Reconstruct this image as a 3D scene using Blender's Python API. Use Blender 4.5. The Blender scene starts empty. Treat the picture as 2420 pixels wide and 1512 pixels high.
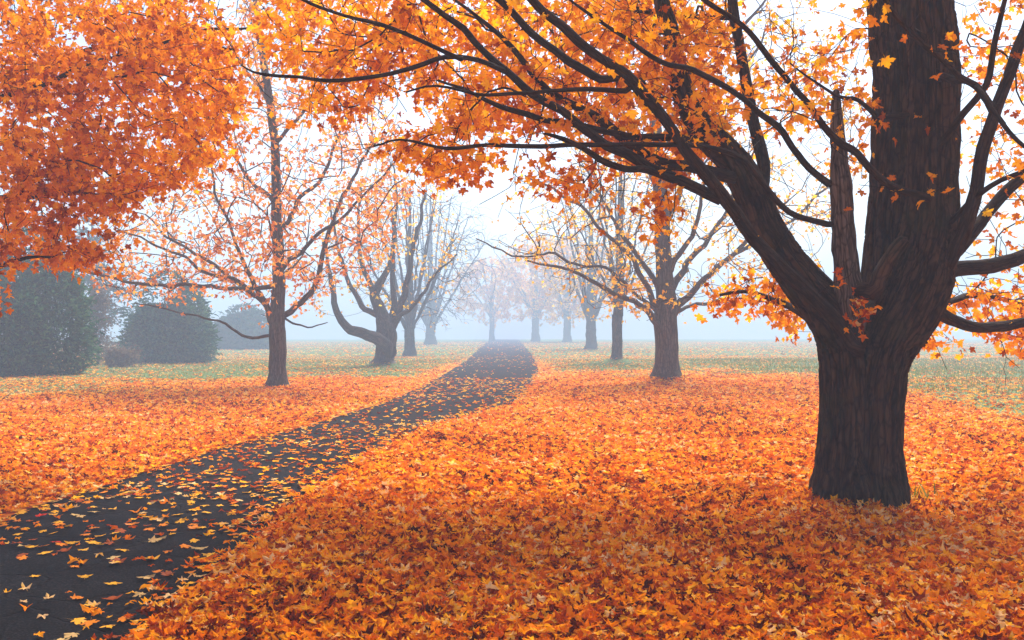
import bpy, math, random
import numpy as np
from mathutils import Vector, noise as mnoise

scn = bpy.context.scene
COL = scn.collection
R = math.radians
rng = np.random.default_rng(11)
random.seed(11)

# ------------------------------------------------------------------ camera
F, CX, HY, CH = 2228.0, 1209.5, 770.0, 1.6      # focal length and horizon in the 2419 px wide photograph
cam_d = bpy.data.cameras.new('camera')
cam_d.sensor_width = 36.0
cam_d.lens = 36.0 * F / 2419.0
cam_d.shift_y = (HY - 756.0) / 2419.0
cam_d.clip_start = 0.05
cam_d.clip_end = 2000
cam = bpy.data.objects.new('camera', cam_d)
cam.location = (0, 0, CH)
cam.rotation_euler = (R(90), 0, 0)
COL.objects.link(cam)
scn.camera = cam

# ------------------------------------------------------------------ sky, sun, exposure
SUN_EL, SUN_AZ = 54.0, 16.0                       # sun behind the fog, in front and a little right
w = bpy.data.worlds.new("World")
scn.world = w
w.use_nodes = True
wn = w.node_tree.nodes
wl = w.node_tree.links
wn.clear()
wo = wn.new('ShaderNodeOutputWorld')
bg = wn.new('ShaderNodeBackground')
sk = wn.new('ShaderNodeTexSky')
sk.sky_type = 'NISHITA'
sk.sun_disc = False
sk.sun_elevation = R(SUN_EL)
sk.sun_rotation = R(SUN_AZ)
sk.air_density = 1.0
sk.dust_density = 2.0
sk.ozone_density = 1.0
bg.inputs['Strength'].default_value = 0.06
wl.new(sk.outputs[0], bg.inputs[0])
wl.new(bg.outputs[0], wo.inputs[0])
sd = bpy.data.lights.new('sun', 'SUN')
sd.energy = 3.4
sd.angle = R(28)
sd.color = (1.0, 0.97, 0.94)
sun = bpy.data.objects.new('sun', sd)
el, az = R(SUN_EL), R(SUN_AZ)
sdir = Vector((math.sin(az) * math.cos(el), math.cos(az) * math.cos(el), math.sin(el)))
sun.rotation_euler = sdir.to_track_quat('Z', 'Y').to_euler()
sun.location = sdir * 60
COL.objects.link(sun)
scn.view_settings.view_transform = 'Standard'
scn.view_settings.look = 'None'
scn.view_settings.gamma = 1.0
scn.view_settings.use_curve_mapping = False
scn.view_settings.exposure = 2.15
try:
    scn.cycles.use_denoising = True
    scn.cycles.denoiser = 'OPENIMAGEDENOISE'
    scn.cycles.denoising_input_passes = 'RGB_ALBEDO_NORMAL'
    scn.cycles.max_bounces = 6
    scn.cycles.diffuse_bounces = 3
    scn.cycles.glossy_bounces = 2
    scn.cycles.transmission_bounces = 4
    scn.cycles.volume_bounces = 1
    scn.cycles.use_adaptive_sampling = True
    scn.cycles.adaptive_threshold = 0.015
    scn.cycles.caustics_reflective = False
    scn.cycles.caustics_refractive = False
except Exception:
    pass


# ------------------------------------------------------------------ helpers
def P(u, v, d):
    """a photo position at depth d in metres -> world point"""
    return np.array([(u - CX) / F * d, d, CH + (HY - v) / F * d])


def vnoise(x, y, seed=0):
    """smooth value noise, numpy, about -1..1"""
    x = np.asarray(x, float); y = np.asarray(y, float)
    xi = np.floor(x).astype(np.int64); yi = np.floor(y).astype(np.int64)
    fx = x - xi; fy = y - yi
    fx = fx * fx * (3 - 2 * fx); fy = fy * fy * (3 - 2 * fy)

    def h(a, b):
        n = (a * 374761393 + b * 668265263 + seed * 974634777) & 0xffffffff
        n = ((n ^ (n >> 13)) * 1274126177) & 0xffffffff
        return ((n ^ (n >> 16)) & 0xffff) / 32767.5 - 1.0
    return (h(xi, yi) * (1 - fx) + h(xi + 1, yi) * fx) * (1 - fy) + (h(xi, yi + 1) * (1 - fx) + h(xi + 1, yi + 1) * fx) * fy


def in_poly(px, py, poly):
    c = np.zeros(len(px), bool)
    n = len(poly)
    j = n - 1
    for i in range(n):
        xi, yi = poly[i]; xj, yj = poly[j]
        if yi != yj:
            t = ((yi > py) != (yj > py)) & (px < (xj - xi) * (py - yi) / (yj - yi) + xi)
            c ^= t
        j = i
    return c


def mesh_from(name, V, faces_tri=None, quads=None, smooth=True, attr=None):
    me = bpy.data.meshes.new(name)
    V = np.asarray(V, np.float32)
    nt = 0 if faces_tri is None else len(faces_tri)
    nq = 0 if quads is None else len(quads)
    me.vertices.add(len(V))
    me.vertices.foreach_set('co', V.ravel())
    idx = []
    if nt: idx.append(np.asarray(faces_tri, np.int32).ravel())
    if nq: idx.append(np.asarray(quads, np.int32).ravel())
    idx = np.concatenate(idx)
    me.loops.add(len(idx))
    me.loops.foreach_set('vertex_index', idx)
    me.polygons.add(nt + nq)
    ls = np.concatenate([np.arange(nt) * 3, nt * 3 + np.arange(nq) * 4]).astype(np.int32)
    me.polygons.foreach_set('loop_start', ls)
    me.polygons.foreach_set('use_smooth', np.full(nt + nq, smooth, bool))
    if attr is not None:
        a = me.attributes.new('bark', 'FLOAT_VECTOR', 'POINT')
        a.data.foreach_set('vector', np.asarray(attr, np.float32).ravel())
    me.update(calc_edges=True)
    return me


def obj(name, me, mat, parent=None, loc=None):
    o = bpy.data.objects.new(name, me)
    COL.objects.link(o)
    if mat is not None and not me.materials:
        me.materials.append(mat)
    if loc is not None:
        o.location = loc
    if parent is not None:
        o.parent = parent
    return o


def tag(o, label=None, cat=None, group=None, kind=None):
    if label: o['label'] = label
    if cat: o['category'] = cat
    if group: o['group'] = group
    if kind: o['kind'] = kind
    return o


def empty(name, loc, label, cat, group=None):
    o = bpy.data.objects.new(name, None)
    o.empty_display_size = 0.3
    COL.objects.link(o)
    o.location = Vector(loc)
    return tag(o, label, cat, group)


# ------------------------------------------------------------------ materials
def new_mat(name):
    m = bpy.data.materials.new(name)
    m.use_nodes = True
    nt = m.node_tree
    nt.nodes.clear()
    return m, nt.nodes, nt.links


def ramp(n, stops, interp='LINEAR'):
    r = n.new('ShaderNodeValToRGB')
    r.color_ramp.interpolation = interp
    el = r.color_ramp.elements
    el[0].position, el[0].color = stops[0][0], (*stops[0][1], 1)
    el[1].position, el[1].color = stops[-1][0], (*stops[-1][1], 1)
    for p, c in stops[1:-1]:
        e = el.new(p); e.color = (*c, 1)
    return r


def leaf_mat(name, stops, transl=0.5, rough=0.6, area=0.35, scale=0.6, coat=0.0):
    """every leaf its own hue (random per leaf island) with drifts of colour from place to place and blotches inside the blade"""
    m, n, l = new_mat(name)
    out = n.new('ShaderNodeOutputMaterial')
    geo = n.new('ShaderNodeNewGeometry')
    tc = n.new('ShaderNodeTexCoord')
    nz = n.new('ShaderNodeTexNoise'); nz.inputs['Scale'].default_value = scale; nz.inputs['Detail'].default_value = 2
    l.new(tc.outputs['Object'], nz.inputs['Vector'])
    nb = n.new('ShaderNodeTexNoise'); nb.inputs['Scale'].default_value = 28; nb.inputs['Detail'].default_value = 3
    l.new(tc.outputs['Object'], nb.inputs['Vector'])
    a = n.new('ShaderNodeMath'); a.operation = 'MULTIPLY_ADD'
    a.inputs[1].default_value = area * 2.2; a.inputs[2].default_value = -area * 1.1
    l.new(nz.outputs['Fac'], a.inputs[0])
    b = n.new('ShaderNodeMath'); b.operation = 'MULTIPLY_ADD'
    b.inputs[1].default_value = 0.5; b.inputs[2].default_value = -0.25
    l.new(nb.outputs['Fac'], b.inputs[0])
    s1 = n.new('ShaderNodeMath'); s1.operation = 'ADD'
    l.new(geo.outputs['Random Per Island'], s1.inputs[0]); l.new(a.outputs[0], s1.inputs[1])
    s2 = n.new('ShaderNodeMath'); s2.operation = 'ADD'; s2.use_clamp = True
    l.new(s1.outputs[0], s2.inputs[0]); l.new(b.outputs[0], s2.inputs[1])
    cr = ramp(n, stops)
    l.new(s2.outputs[0], cr.inputs[0])
    df = n.new('ShaderNodeBsdfDiffuse')
    tr = n.new('ShaderNodeBsdfTranslucent')
    gl = n.new('ShaderNodeBsdfGlossy'); gl.inputs['Roughness'].default_value = rough
    gl.inputs['Color'].default_value = (0.8, 0.8, 0.8, 1)
    l.new(cr.outputs[0], df.inputs['Color']); l.new(cr.outputs[0], tr.inputs['Color'])
    mx = n.new('ShaderNodeMixShader'); mx.inputs[0].default_value = transl
    l.new(df.outputs[0], mx.inputs[1]); l.new(tr.outputs[0], mx.inputs[2])
    mg = n.new('ShaderNodeMixShader'); mg.inputs[0].default_value = coat
    l.new(mx.outputs[0], mg.inputs[1]); l.new(gl.outputs[0], mg.inputs[2])
    l.new(mg.outputs[0], out.inputs['Surface'])
    return m


def bark_mat(name, dark, light, moss=None, scale=14.0, bump=0.6):
    m, n, l = new_mat(name)
    out = n.new('ShaderNodeOutputMaterial')
    at = n.new('ShaderNodeAttribute'); at.attribute_name = 'bark'
    nz = n.new('ShaderNodeTexNoise'); nz.inputs['Scale'].default_value = scale; nz.inputs['Detail'].default_value = 6
    nz.inputs['Roughness'].default_value = 0.65; nz.inputs['Distortion'].default_value = 0.6
    l.new(at.outputs['Vector'], nz.inputs['Vector'])
    nr = n.new('ShaderNodeTexNoise'); nr.inputs['Scale'].default_value = scale * 1.7; nr.inputs['Detail'].default_value = 2
    nr.inputs['Distortion'].default_value = 0.3
    l.new(at.outputs['Vector'], nr.inputs['Vector'])
    rd = n.new('ShaderNodeMath'); rd.operation = 'MULTIPLY_ADD'; rd.inputs[1].default_value = 2; rd.inputs[2].default_value = -1
    l.new(nr.outputs['Fac'], rd.inputs[0])
    ab = n.new('ShaderNodeMath'); ab.operation = 'ABSOLUTE'; l.new(rd.outputs[0], ab.inputs[0])
    mp = n.new('ShaderNodeMapRange'); mp.inputs['From Max'].default_value = 0.22; mp.inputs['To Min'].default_value = 0.25
    l.new(ab.outputs[0], mp.inputs['Value'])
    m1 = n.new('ShaderNodeMath'); m1.operation = 'MULTIPLY'
    l.new(nz.outputs['Fac'], m1.inputs[0]); l.new(mp.outputs[0], m1.inputs[1])
    ma = n.new('ShaderNodeMapping'); ma.inputs['Scale'].default_value = (1.0, 1.0, 4.5)
    l.new(at.outputs['Vector'], ma.inputs['Vector'])
    vo = n.new('ShaderNodeTexVoronoi'); vo.feature = 'DISTANCE_TO_EDGE'; vo.inputs['Scale'].default_value = scale * 1.1
    nd = n.new('ShaderNodeMix'); nd.data_type = 'RGBA'; nd.blend_type = 'ADD'; nd.inputs['Factor'].default_value = 0.06
    l.new(ma.outputs[0], nd.inputs[6]); l.new(nz.outputs['Color'], nd.inputs[7])
    l.new(nd.outputs[2], vo.inputs['Vector'])
    pl = n.new('ShaderNodeMapRange'); pl.inputs['From Max'].default_value = 0.12; pl.inputs['To Min'].default_value = 0.45
    l.new(vo.outputs['Distance'], pl.inputs['Value'])
    mu = n.new('ShaderNodeMath'); mu.operation = 'MULTIPLY'
    l.new(m1.outputs[0], mu.inputs[0]); l.new(pl.outputs[0], mu.inputs[1])
    cr = ramp(n, [(0.08, dark), (0.65, light)])
    l.new(mu.outputs[0], cr.inputs[0])
    col = cr.outputs[0]
    if moss:
        tc = n.new('ShaderNodeTexCoord')
        n2 = n.new('ShaderNodeTexNoise'); n2.inputs['Scale'].default_value = 2.2; n2.inputs['Detail'].default_value = 5
        l.new(tc.outputs['Object'], n2.inputs['Vector'])
        r2 = ramp(n, [(0.52, (0, 0, 0)), (0.72, (0.5, 0.5, 0.5))])
        l.new(n2.outputs['Fac'], r2.inputs[0])
        mi = n.new('ShaderNodeMix'); mi.data_type = 'RGBA'
        l.new(r2.outputs[0], mi.inputs['Factor']); l.new(col, mi.inputs[6]); mi.inputs[7].default_value = (*moss, 1)
        col = mi.outputs[2]
    bs = n.new('ShaderNodeBsdfPrincipled')
    bs.inputs['Roughness'].default_value = 0.9
    bs.inputs['Specular IOR Level'].default_value = 0.08
    l.new(col, bs.inputs['Base Color'])
    bp = n.new('ShaderNodeBump'); bp.inputs['Strength'].default_value = bump; bp.inputs['Distance'].default_value = 0.02
    l.new(mu.outputs[0], bp.inputs['Height']); l.new(bp.outputs[0], bs.inputs['Normal'])
    l.new(bs.outputs[0], out.inputs['Surface'])
    return m


M_BARK = bark_mat('dark_maple_bark', (0.003, 0.002, 0.0015), (0.08, 0.044, 0.026), moss=(0.026, 0.032, 0.012))
M_LIMB = bark_mat('limb_bark', (0.006, 0.004, 0.003), (0.05, 0.03, 0.021), scale=22)
M_DEAD = bark_mat('weathered_dead_wood', (0.015, 0.011, 0.009), (0.17, 0.135, 0.115), scale=16)
M_GREY = bark_mat('grey_maple_bark', (0.035, 0.028, 0.024), (0.14, 0.115, 0.095), moss=(0.07, 0.08, 0.045))
M_TWIG = bark_mat('thin_grey_branch', (0.03, 0.022, 0.02), (0.09, 0.065, 0.055), scale=22, bump=0.2)

M_LEAF = leaf_mat('orange_maple_leaf', [(0.0, (0.32, 0.06, 0.0005)), (0.25, (0.70, 0.21, 0.0005)), (0.55, (0.88, 0.35, 0.0005)),
                                        (0.8, (0.90, 0.43, 0.001)), (1.0, (0.90, 0.52, 0.004))])
M_LEAF_L = leaf_mat('deep_orange_maple_leaf', [(0.0, (0.30, 0.06, 0.0005)), (0.25, (0.66, 0.19, 0.0005)), (0.55, (0.86, 0.31, 0.0005)),
                                               (0.85, (0.89, 0.40, 0.0005)), (1.0, (0.88, 0.44, 0.003))])
M_LEAF_P = leaf_mat('coral_orange_maple_leaf', [(0.0, (0.55, 0.13, 0.01)), (0.5, (0.87, 0.30, 0.03)), (1.0, (0.88, 0.42, 0.05))], scale=0.3)
M_LEAF_Y = leaf_mat('golden_maple_leaf', [(0.0, (0.65, 0.23, 0.005)), (0.5, (0.88, 0.43, 0.01)), (1.0, (0.88, 0.56, 0.03))], scale=0.3)
LITTER = [(0.0, (0.06, 0.007, 0.001)), (0.13, (0.26, 0.026, 0.0007)), (0.30, (0.60, 0.10, 0.0007)), (0.50, (0.83, 0.215, 0.0007)),
          (0.72, (0.90, 0.34, 0.001)), (0.88, (0.90, 0.45, 0.010)), (1.0, (0.80, 0.52, 0.20))]
M_FALL = leaf_mat('fallen_leaf_mix', LITTER, transl=0.25, area=0.30, scale=0.45, coat=0.0, rough=0.5)
M_FALL_RED = leaf_mat('fallen_leaf_mix_redder', [(p, (c[0], c[1] * 0.92, c[2])) for p, c in LITTER], transl=0.25, area=0.32, scale=0.45, coat=0.0, rough=0.5)
M_FALL_MID = leaf_mat('fallen_leaf_mix_orange', [(p, (c[0], c[1] * 0.98, c[2])) for p, c in LITTER], transl=0.25, area=0.31, scale=0.45, coat=0.0, rough=0.5)
KIND_COL = {'golden': (0.85, 0.38, 0.02), 'orange': (0.78, 0.22, 0.012), 'pale tan': (0.66, 0.40, 0.14), 'rust brown': (0.36, 0.07, 0.012), 'scarlet': (0.62, 0.03, 0.012)}
M_KIND = {k: leaf_mat(k.replace(' ', '_') + '_leaf', [(0.0, tuple(c * 0.7 for c in v)), (1.0, tuple(min(0.9, c * 1.1) for c in v))], transl=0.2, coat=0.012, rough=0.45)
          for k, v in KIND_COL.items()}
M_CEDAR = leaf_mat('cedar_green', [(0.0, (0.012, 0.04, 0.022)), (0.6, (0.04, 0.105, 0.05)), (1.0, (0.085, 0.17, 0.065))], transl=0.25, scale=1.2, coat=0.0)
M_PINE = leaf_mat('pine_green', [(0.0, (0.02, 0.05, 0.035)), (1.0, (0.06, 0.11, 0.06))], transl=0.2, scale=1.0, coat=0.0)
M_GRASS = leaf_mat('grass_blade', [(0.0, (0.08, 0.105, 0.012)), (0.6, (0.15, 0.18, 0.02)), (1.0, (0.28, 0.25, 0.06))], transl=0.3, scale=0.3, coat=0.0)
M_BRUSH = bark_mat('mauve_brush_stem', (0.04, 0.03, 0.028), (0.13, 0.10, 0.09), scale=22, bump=0.1)
M_BRUSHLEAF = leaf_mat('dry_brush_leaf', [(0.0, (0.08, 0.055, 0.04)), (1.0, (0.18, 0.13, 0.085))], coat=0.0)


# ------------------------------------------------------------------ leaf shapes
HALF = [(0.05, 0.02), (0.20, -0.10), (0.50, -0.08), (0.40, 0.10), (0.42, 0.22), (0.66, 0.26), (0.92, 0.50), (0.70, 0.56), (0.62, 0.72), (0.40, 0.62),
        (0.27, 0.60), (0.34, 0.88), (0.16, 0.98)]
OUT_FULL = [(0.0, 0.02)] + HALF + [(0.0, 1.25)] + [(-x, y) for x, y in reversed(HALF)]
HALF_M = [(0.42, -0.05), (0.36, 0.16), (0.88, 0.50), (0.27, 0.60), (0.22, 0.92)]
OUT_MID = [(0.0, 0.02)] + HALF_M + [(0.0, 1.2)] + [(-x, y) for x, y in reversed(HALF_M)]
OUT_LOW = [(0.0, 0.0), (0.75, 0.35), (0.25, 0.6), (0.0, 1.15), (-0.25, 0.6), (-0.75, 0.35)]


def leaf_template(outline, curl=0.2, fold=0.15, wave=0.0, stalk=False, seed=0):
    r = np.random.default_rng(seed)
    o = np.array(outline, float)
    c = np.array([[0.0, 0.36]])
    pts = np.vstack([c, o])
    pts = pts + r.normal(0, 0.02, pts.shape)
    n = len(o)
    x, y = pts[:, 0], pts[:, 1] - 0.36
    z = fold * np.abs(x) - curl * (y ** 2) - curl * 0.7 * x ** 2 + r.normal(0, wave, len(x)) + wave * 1.5 * np.sin(x * 5 + seed)
    V = np.column_stack([x, pts[:, 1], z])
    T = [(0, 1 + i, 1 + (i + 1) % n) for i in range(n)]
    if stalk:
        k = len(V)
        V = np.vstack([V, [[0.014, 0.0, 0.0], [-0.014, 0.0, 0.0], [0.06, -0.75, 0.1]]])
        T.append((k, k + 1, k + 2)); T.append((0, k, k + 1))
    return V, np.array(T)


T_FULL = [leaf_template(OUT_FULL, c, f, wv, True, s) for c, f, wv, s in ((0.15, 0.12, 0.02, 1), (0.35, 0.25, 0.03, 2), (-0.2, 0.2, 0.04, 3), (0.5, -0.2, 0.04, 4), (0.1, 0.35, 0.05, 5))]
T_CURL = [leaf_template(OUT_FULL, c, f, wv, True, s) for c, f, wv, s in ((0.55, 0.3, 0.06, 6), (-0.5, 0.35, 0.06, 7), (0.3, 0.55, 0.07, 8), (-0.3, -0.3, 0.05, 9), (0.2, 0.1, 0.05, 10))]
T_CURL += [leaf_template(OUT_MID, c, f, wv, True, s) for c, f, wv, s in ((0.65, 0.2, 0.07, 41), (0.2, 0.6, 0.06, 42), (-0.65, 0.3, 0.08, 43))]
T_MID = [leaf_template(OUT_MID, c, f, wv, False, s) for c, f, wv, s in ((0.2, 0.2, 0.03, 11), (-0.3, 0.3, 0.05, 12), (0.4, 0.4, 0.06, 13))]
T_LOW = [leaf_template(OUT_LOW, c, f, wv, False, s) for c, f, wv, s in ((0.2, 0.2, 0.04, 21), (-0.3, 0.35, 0.05, 22))]


def scatter_mesh(name, pos, yax, zax, size, temps, r):
    """one mesh of many leaves; yax = base to tip, zax = blade normal"""
    N = len(pos)
    y = yax / (np.linalg.norm(yax, axis=1, keepdims=True) + 1e-9)
    x = np.cross(y, zax); x /= (np.linalg.norm(x, axis=1, keepdims=True) + 1e-9)
    z = np.cross(x, y)
    pick = r.integers(0, len(temps), N)
    VV, TT, base = [], [], 0
    for k, (tv, tt) in enumerate(temps):
        s = np.where(pick == k)[0]
        if not len(s): continue
        sz = size[s][:, None, None]
        wd = r.uniform(0.68, 1.12, (len(s), 1, 1))
        v = pos[s][:, None, :] + sz * (tv[None, :, 0:1] * wd * x[s][:, None, :] + tv[None, :, 1:2] * y[s][:, None, :] + tv[None, :, 2:3] * z[s][:, None, :])
        t = tt[None] + (np.arange(len(s)) * len(tv))[:, None, None] + base
        VV.append(v.reshape(-1, 3)); TT.append(t.reshape(-1, 3))
        base += len(s) * len(tv)
    return mesh_from(name, np.concatenate(VV), np.concatenate(TT), smooth=False)


# ------------------------------------------------------------------ branching skeleton
def catmull(pts, step):
    pts = np.asarray(pts, float)
    if len(pts) == 2:
        k = max(2, int(np.linalg.norm(pts[1, :3] - pts[0, :3]) / step))
        t = np.linspace(0, 1, k + 1)[:, None]
        return pts[0] * (1 - t) + pts[1] * t
    q = np.vstack([2 * pts[0] - pts[1], pts, 2 * pts[-1] - pts[-2]])
    outp = []
    for i in range(1, len(q) - 2):
        k = max(1, int(np.ceil(np.linalg.norm(q[i + 1, :3] - q[i, :3]) / step)))
        t = (np.arange(k) / k)[:, None]
        p0, p1, p2, p3 = q[i - 1], q[i], q[i + 1], q[i + 2]
        outp.append(0.5 * (2 * p1 + (p2 - p0) * t + (2 * p0 - 5 * p1 + 4 * p2 - p3) * t ** 2 + (3 * p1 - p0 - 3 * p2 + p3) * t ** 3))
    outp.append(q[-2:-1])
    return np.vstack(outp)


class Skel:
    def __init__(self, cap=60000, r=None):
        self.pos = np.zeros((cap, 3)); self.dir = np.zeros((cap, 3)); self.rad = np.zeros(cap)
        self.par = np.full(cap, -1, int); self.grp = np.zeros(cap, int); self.ok = np.zeros(cap, bool)
        self.n = 0; self.r = r or rng; self.tips = []; self.ngrp = 1

    def add(self, p, par, rad, grp, ok):
        i = self.n
        self.pos[i] = p; self.par[i] = par; self.rad[i] = rad; self.grp[i] = grp; self.ok[i] = ok
        if par >= 0:
            d = self.pos[i] - self.pos[par]
            self.dir[i] = d / (np.linalg.norm(d) + 1e-9)
        else:
            self.dir[i] = (0, 0, 1)
        self.n += 1
        return i

    def path(self, pts_r, step=0.12, parent=-1, grp=None, ok=True, wig=0.0, ok_from=0.0):
        """pts_r: rows x,y,z,radius. parent: 'near' = nearest node already there"""
        c = catmull(pts_r, step)
        if wig:
            ph = self.r.uniform(0, 100, 3)
            s = np.linspace(0, len(c) * step, len(c))
            env = np.clip(s / 0.5, 0, 1)
            for a in range(3):
                c[:, a] += wig * env * (vnoise(s * 1.6 + ph[a], s * 0 + 3.3, 5) + 0.5 * vnoise(s * 4 + ph[a], s * 0 + 8.3, 6))
        if grp is None:
            grp = self.ngrp; self.ngrp += 1
        if isinstance(parent, str):
            d = np.linalg.norm(self.pos[:self.n] - c[0, :3], axis=1)
            parent = int(np.argmin(d))
        last = parent
        for k, q in enumerate(c):
            last = self.add(q[:3], last, max(q[3], 0.0015), grp, ok and k >= ok_from * len(c))
        return grp

    def grow(self, A, step=0.15, pen=0.7, bend=0.35, jit=0.08, up=0.0, grp=0, order=None, maxlen=None):
        A = np.asarray(A, float)
        if not len(A): return
        base = self.pos[:self.n][self.ok[:self.n]]
        dm = np.array([np.min(np.linalg.norm(base - a, axis=1)) for a in A])
        for i in np.argsort(dm):
            a = A[i]
            n = self.n
            v = a - self.pos[:n]
            dist = np.linalg.norm(v, axis=1) + 1e-6
            cs = np.einsum('ij,ij->i', v, self.dir[:n]) / dist
            cost = dist * (1 + pen * (1 - cs)) + np.where(self.ok[:n], 0, 1e6)
            j = int(np.argmin(cost))
            L = dist[j]
            if maxlen and L > maxlen: continue
            k = max(2, int(L / step))
            p0 = self.pos[j].copy()
            ctrl = p0 + self.dir[j] * L * bend * max(0.15, min(1.0, (v[j] @ self.dir[j]) / L + 0.2)) + self.r.normal(0, jit, 3) * L + np.array([0, 0, up]) * L
            last = j
            grp = self.grp[j] if self.grp[j] >= 1000 else 1000 + self.grp[j]
            for q in range(1, k + 1):
                t = q / k
                pt = (1 - t) ** 2 * p0 + 2 * t * (1 - t) * ctrl + t * t * a
                if q < k:
                    pt = pt + self.r.normal(0, 0.018, 3) * min(L, 1.0)
                last = self.add(pt, last, 0.0, grp, True)
            self.tips.append(last)

    def finish(self, tip_r=0.0025, p=2.3, maxr=1e9):
        n = self.n
        acc = np.zeros(n)
        has = np.zeros(n, bool)
        for i in range(n - 1, -1, -1):
            if not has[i]:
                acc[i] = max(acc[i], tip_r ** p)
            j = self.par[i]
            if j >= 0:
                has[j] = True
                acc[j] += acc[i]
        rr = acc ** (1 / p)
        free = self.rad[:n] == 0
        self.rad[:n] = np.where(free, np.minimum(rr, maxr), self.rad[:n])
        for i in range(n):                       # a twig is never thicker than what carries it
            j = self.par[i]
            if free[i] and j >= 0:
                self.rad[i] = min(self.rad[i], self.rad[j] * 0.9 if not free[j] else self.rad[j])
        self.main = np.full(n, -1, int)
        best = np.full(n, -1.0)
        for i in range(n):
            j = self.par[i]
            if j >= 0 and self.grp[i] == self.grp[j] and self.rad[i] > best[j]:
                best[j] = self.rad[i]; self.main[j] = i

    def chains(self, grps):
        n = self.n
        gs = set(grps)
        res = []
        for i in range(n):
            if self.grp[i] not in gs: continue
            j = self.par[i]
            if j >= 0 and self.main[j] == i and self.grp[j] == self.grp[i]: continue
            ch = [i]
            while self.main[ch[-1]] >= 0:
                ch.append(self.main[ch[-1]])
            if j >= 0:
                P0 = np.vstack([self.pos[j], self.pos[ch]])
                R0 = np.concatenate([[min(self.rad[ch[0]], self.rad[j])], self.rad[ch]])
            else:
                P0, R0 = self.pos[ch], self.rad[ch]
            if len(P0) > 1: res.append((P0, R0))
        return res


def tube_mesh(name, chains, sides=None, lump=0.0, cap=False):
    VV, QQ, TT, AA, base = [], [], [], [], 0
    for Pn, Rn in chains:
        n = len(Pn)
        r0 = Rn.max()
        k = sides or (14 if r0 > 0.1 else 9 if r0 > 0.03 else 6 if r0 > 0.012 else 4 if r0 > 0.005 else 3)
        t = np.gradient(Pn, axis=0)
        t /= (np.linalg.norm(t, axis=1, keepdims=True) + 1e-9)
        avg = t.mean(0)
        ref = np.eye(3)[int(np.argmin(np.abs(avg)))]
        u = np.cross(t, ref); u /= (np.linalg.norm(u, axis=1, keepdims=True) + 1e-9)
        v = np.cross(t, u)
        a = np.arange(k) * 2 * math.pi / k
        off = np.cos(a)[None, :, None] * u[:, None, :] + np.sin(a)[None, :, None] * v[:, None, :]
        rr = Rn[:, None, None] * np.ones((1, k, 1))
        if lump and r0 > 0.012:
            ss = np.arange(n)[:, None] * 0.7
            rr = rr * (1 + lump * vnoise(ss + base, a[None, :] * 1.3 + base * 0.37, 9)[:, :, None])
        ring = Pn[:, None, :] + off * rr
        s = np.concatenate([[0], np.cumsum(np.linalg.norm(np.diff(Pn, axis=0), axis=1))])
        at = np.stack([np.cos(a)[None, :] * Rn[:, None], np.sin(a)[None, :] * Rn[:, None], np.repeat(s[:, None] * 0.09, k, 1)], -1) + (base % 97) * 0.31
        VV.append(ring.reshape(-1, 3)); AA.append(at.reshape(-1, 3))
        ii = np.arange(n - 1)[:, None] * k
        jj = np.arange(k)[None, :]
        q = np.stack([ii + jj, ii + (jj + 1) % k, ii + k + (jj + 1) % k, ii + k + jj], -1).reshape(-1, 4) + base
        QQ.append(q)
        VV.append(Pn[-1:] + t[-1:] * Rn[-1] * 0.8); AA.append(at.reshape(-1, 3)[-1:])
        tip = base + n * k
        lr = base + (n - 1) * k
        TT.append(np.array([(lr + b, lr + (b + 1) % k, tip) for b in range(k)]))
        base += n * k + 1
        if cap:
            VV.append(Pn[:1]); AA.append(at.reshape(-1, 3)[:1])
            TT.append(np.array([(base - n * k - 1 + (b + 1) % k, base - n * k - 1 + b, base) for b in range(k)]))
            base += 1
    return mesh_from(name, np.concatenate(VV), np.concatenate(TT), np.concatenate(QQ), True, np.concatenate(AA))


def rel(me, loc):
    """move mesh data so that the object can sit at loc"""
    co = np.zeros(len(me.vertices) * 3, np.float32)
    me.vertices.foreach_get('co', co)
    co = co.reshape(-1, 3) - np.asarray(loc, np.float32)
    me.vertices.foreach_set('co', co.ravel())
    me.update()
    return me


def leaves_on(sk, tips, per, size, temps, r, name, spread=0.12, droop=0.7, back=3, keep=1.0):
    pos, yy, zz = [], [], []
    for t in tips:
        if r.random() > keep: continue
        k = r.poisson(per)
        d = sk.dir[t]
        for q in range(k):
            node = t
            for _ in range(r.integers(0, back + 1)):
                if sk.par[node] >= 0: node = sk.par[node]
            side = r.normal(0, 1, 3); side -= d * side.dot(d); side /= np.linalg.norm(side) + 1e-9
            tip = d * 0.5 + side * 0.7 + np.array([0, 0, -droop]) + r.normal(0, 0.3, 3)
            pos.append(sk.pos[node] + side * r.uniform(0.02, spread) + r.normal(0, spread * 0.35, 3) + np.array([0, 0, -0.02]))
            yy.append(tip)
            zz.append(r.normal(0, 1, 3) * 0.75 + np.array([0, -0.35, 0.45]))
    if not pos: return None
    pos = np.array(pos)
    return scatter_mesh(name, pos, np.array(yy), np.array(zz), r.uniform(0.72, 1.15, len(pos)) * size, temps, r)


def px_attract(poly, per100, d0, d1, r, holes=()):
    """branch-tip positions spread through the depth of a crown region"""
    poly = np.array(poly, float)
    x0, y0 = poly.min(0); x1, y1 = poly.max(0)
    N = int((x1 - x0) * (y1 - y0) / 1e4 * per100)
    u = r.uniform(x0, x1, N); v = r.uniform(y0, y1, N)
    k = in_poly(u, v, poly)
    for h in holes: k &= ~in_poly(u, v, h)
    u, v = u[k], v[k]
    d = r.uniform(d0, d1, len(u))
    return np.column_stack([(u - CX) / F * d, d, CH + (HY - v) / F * d])


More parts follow.
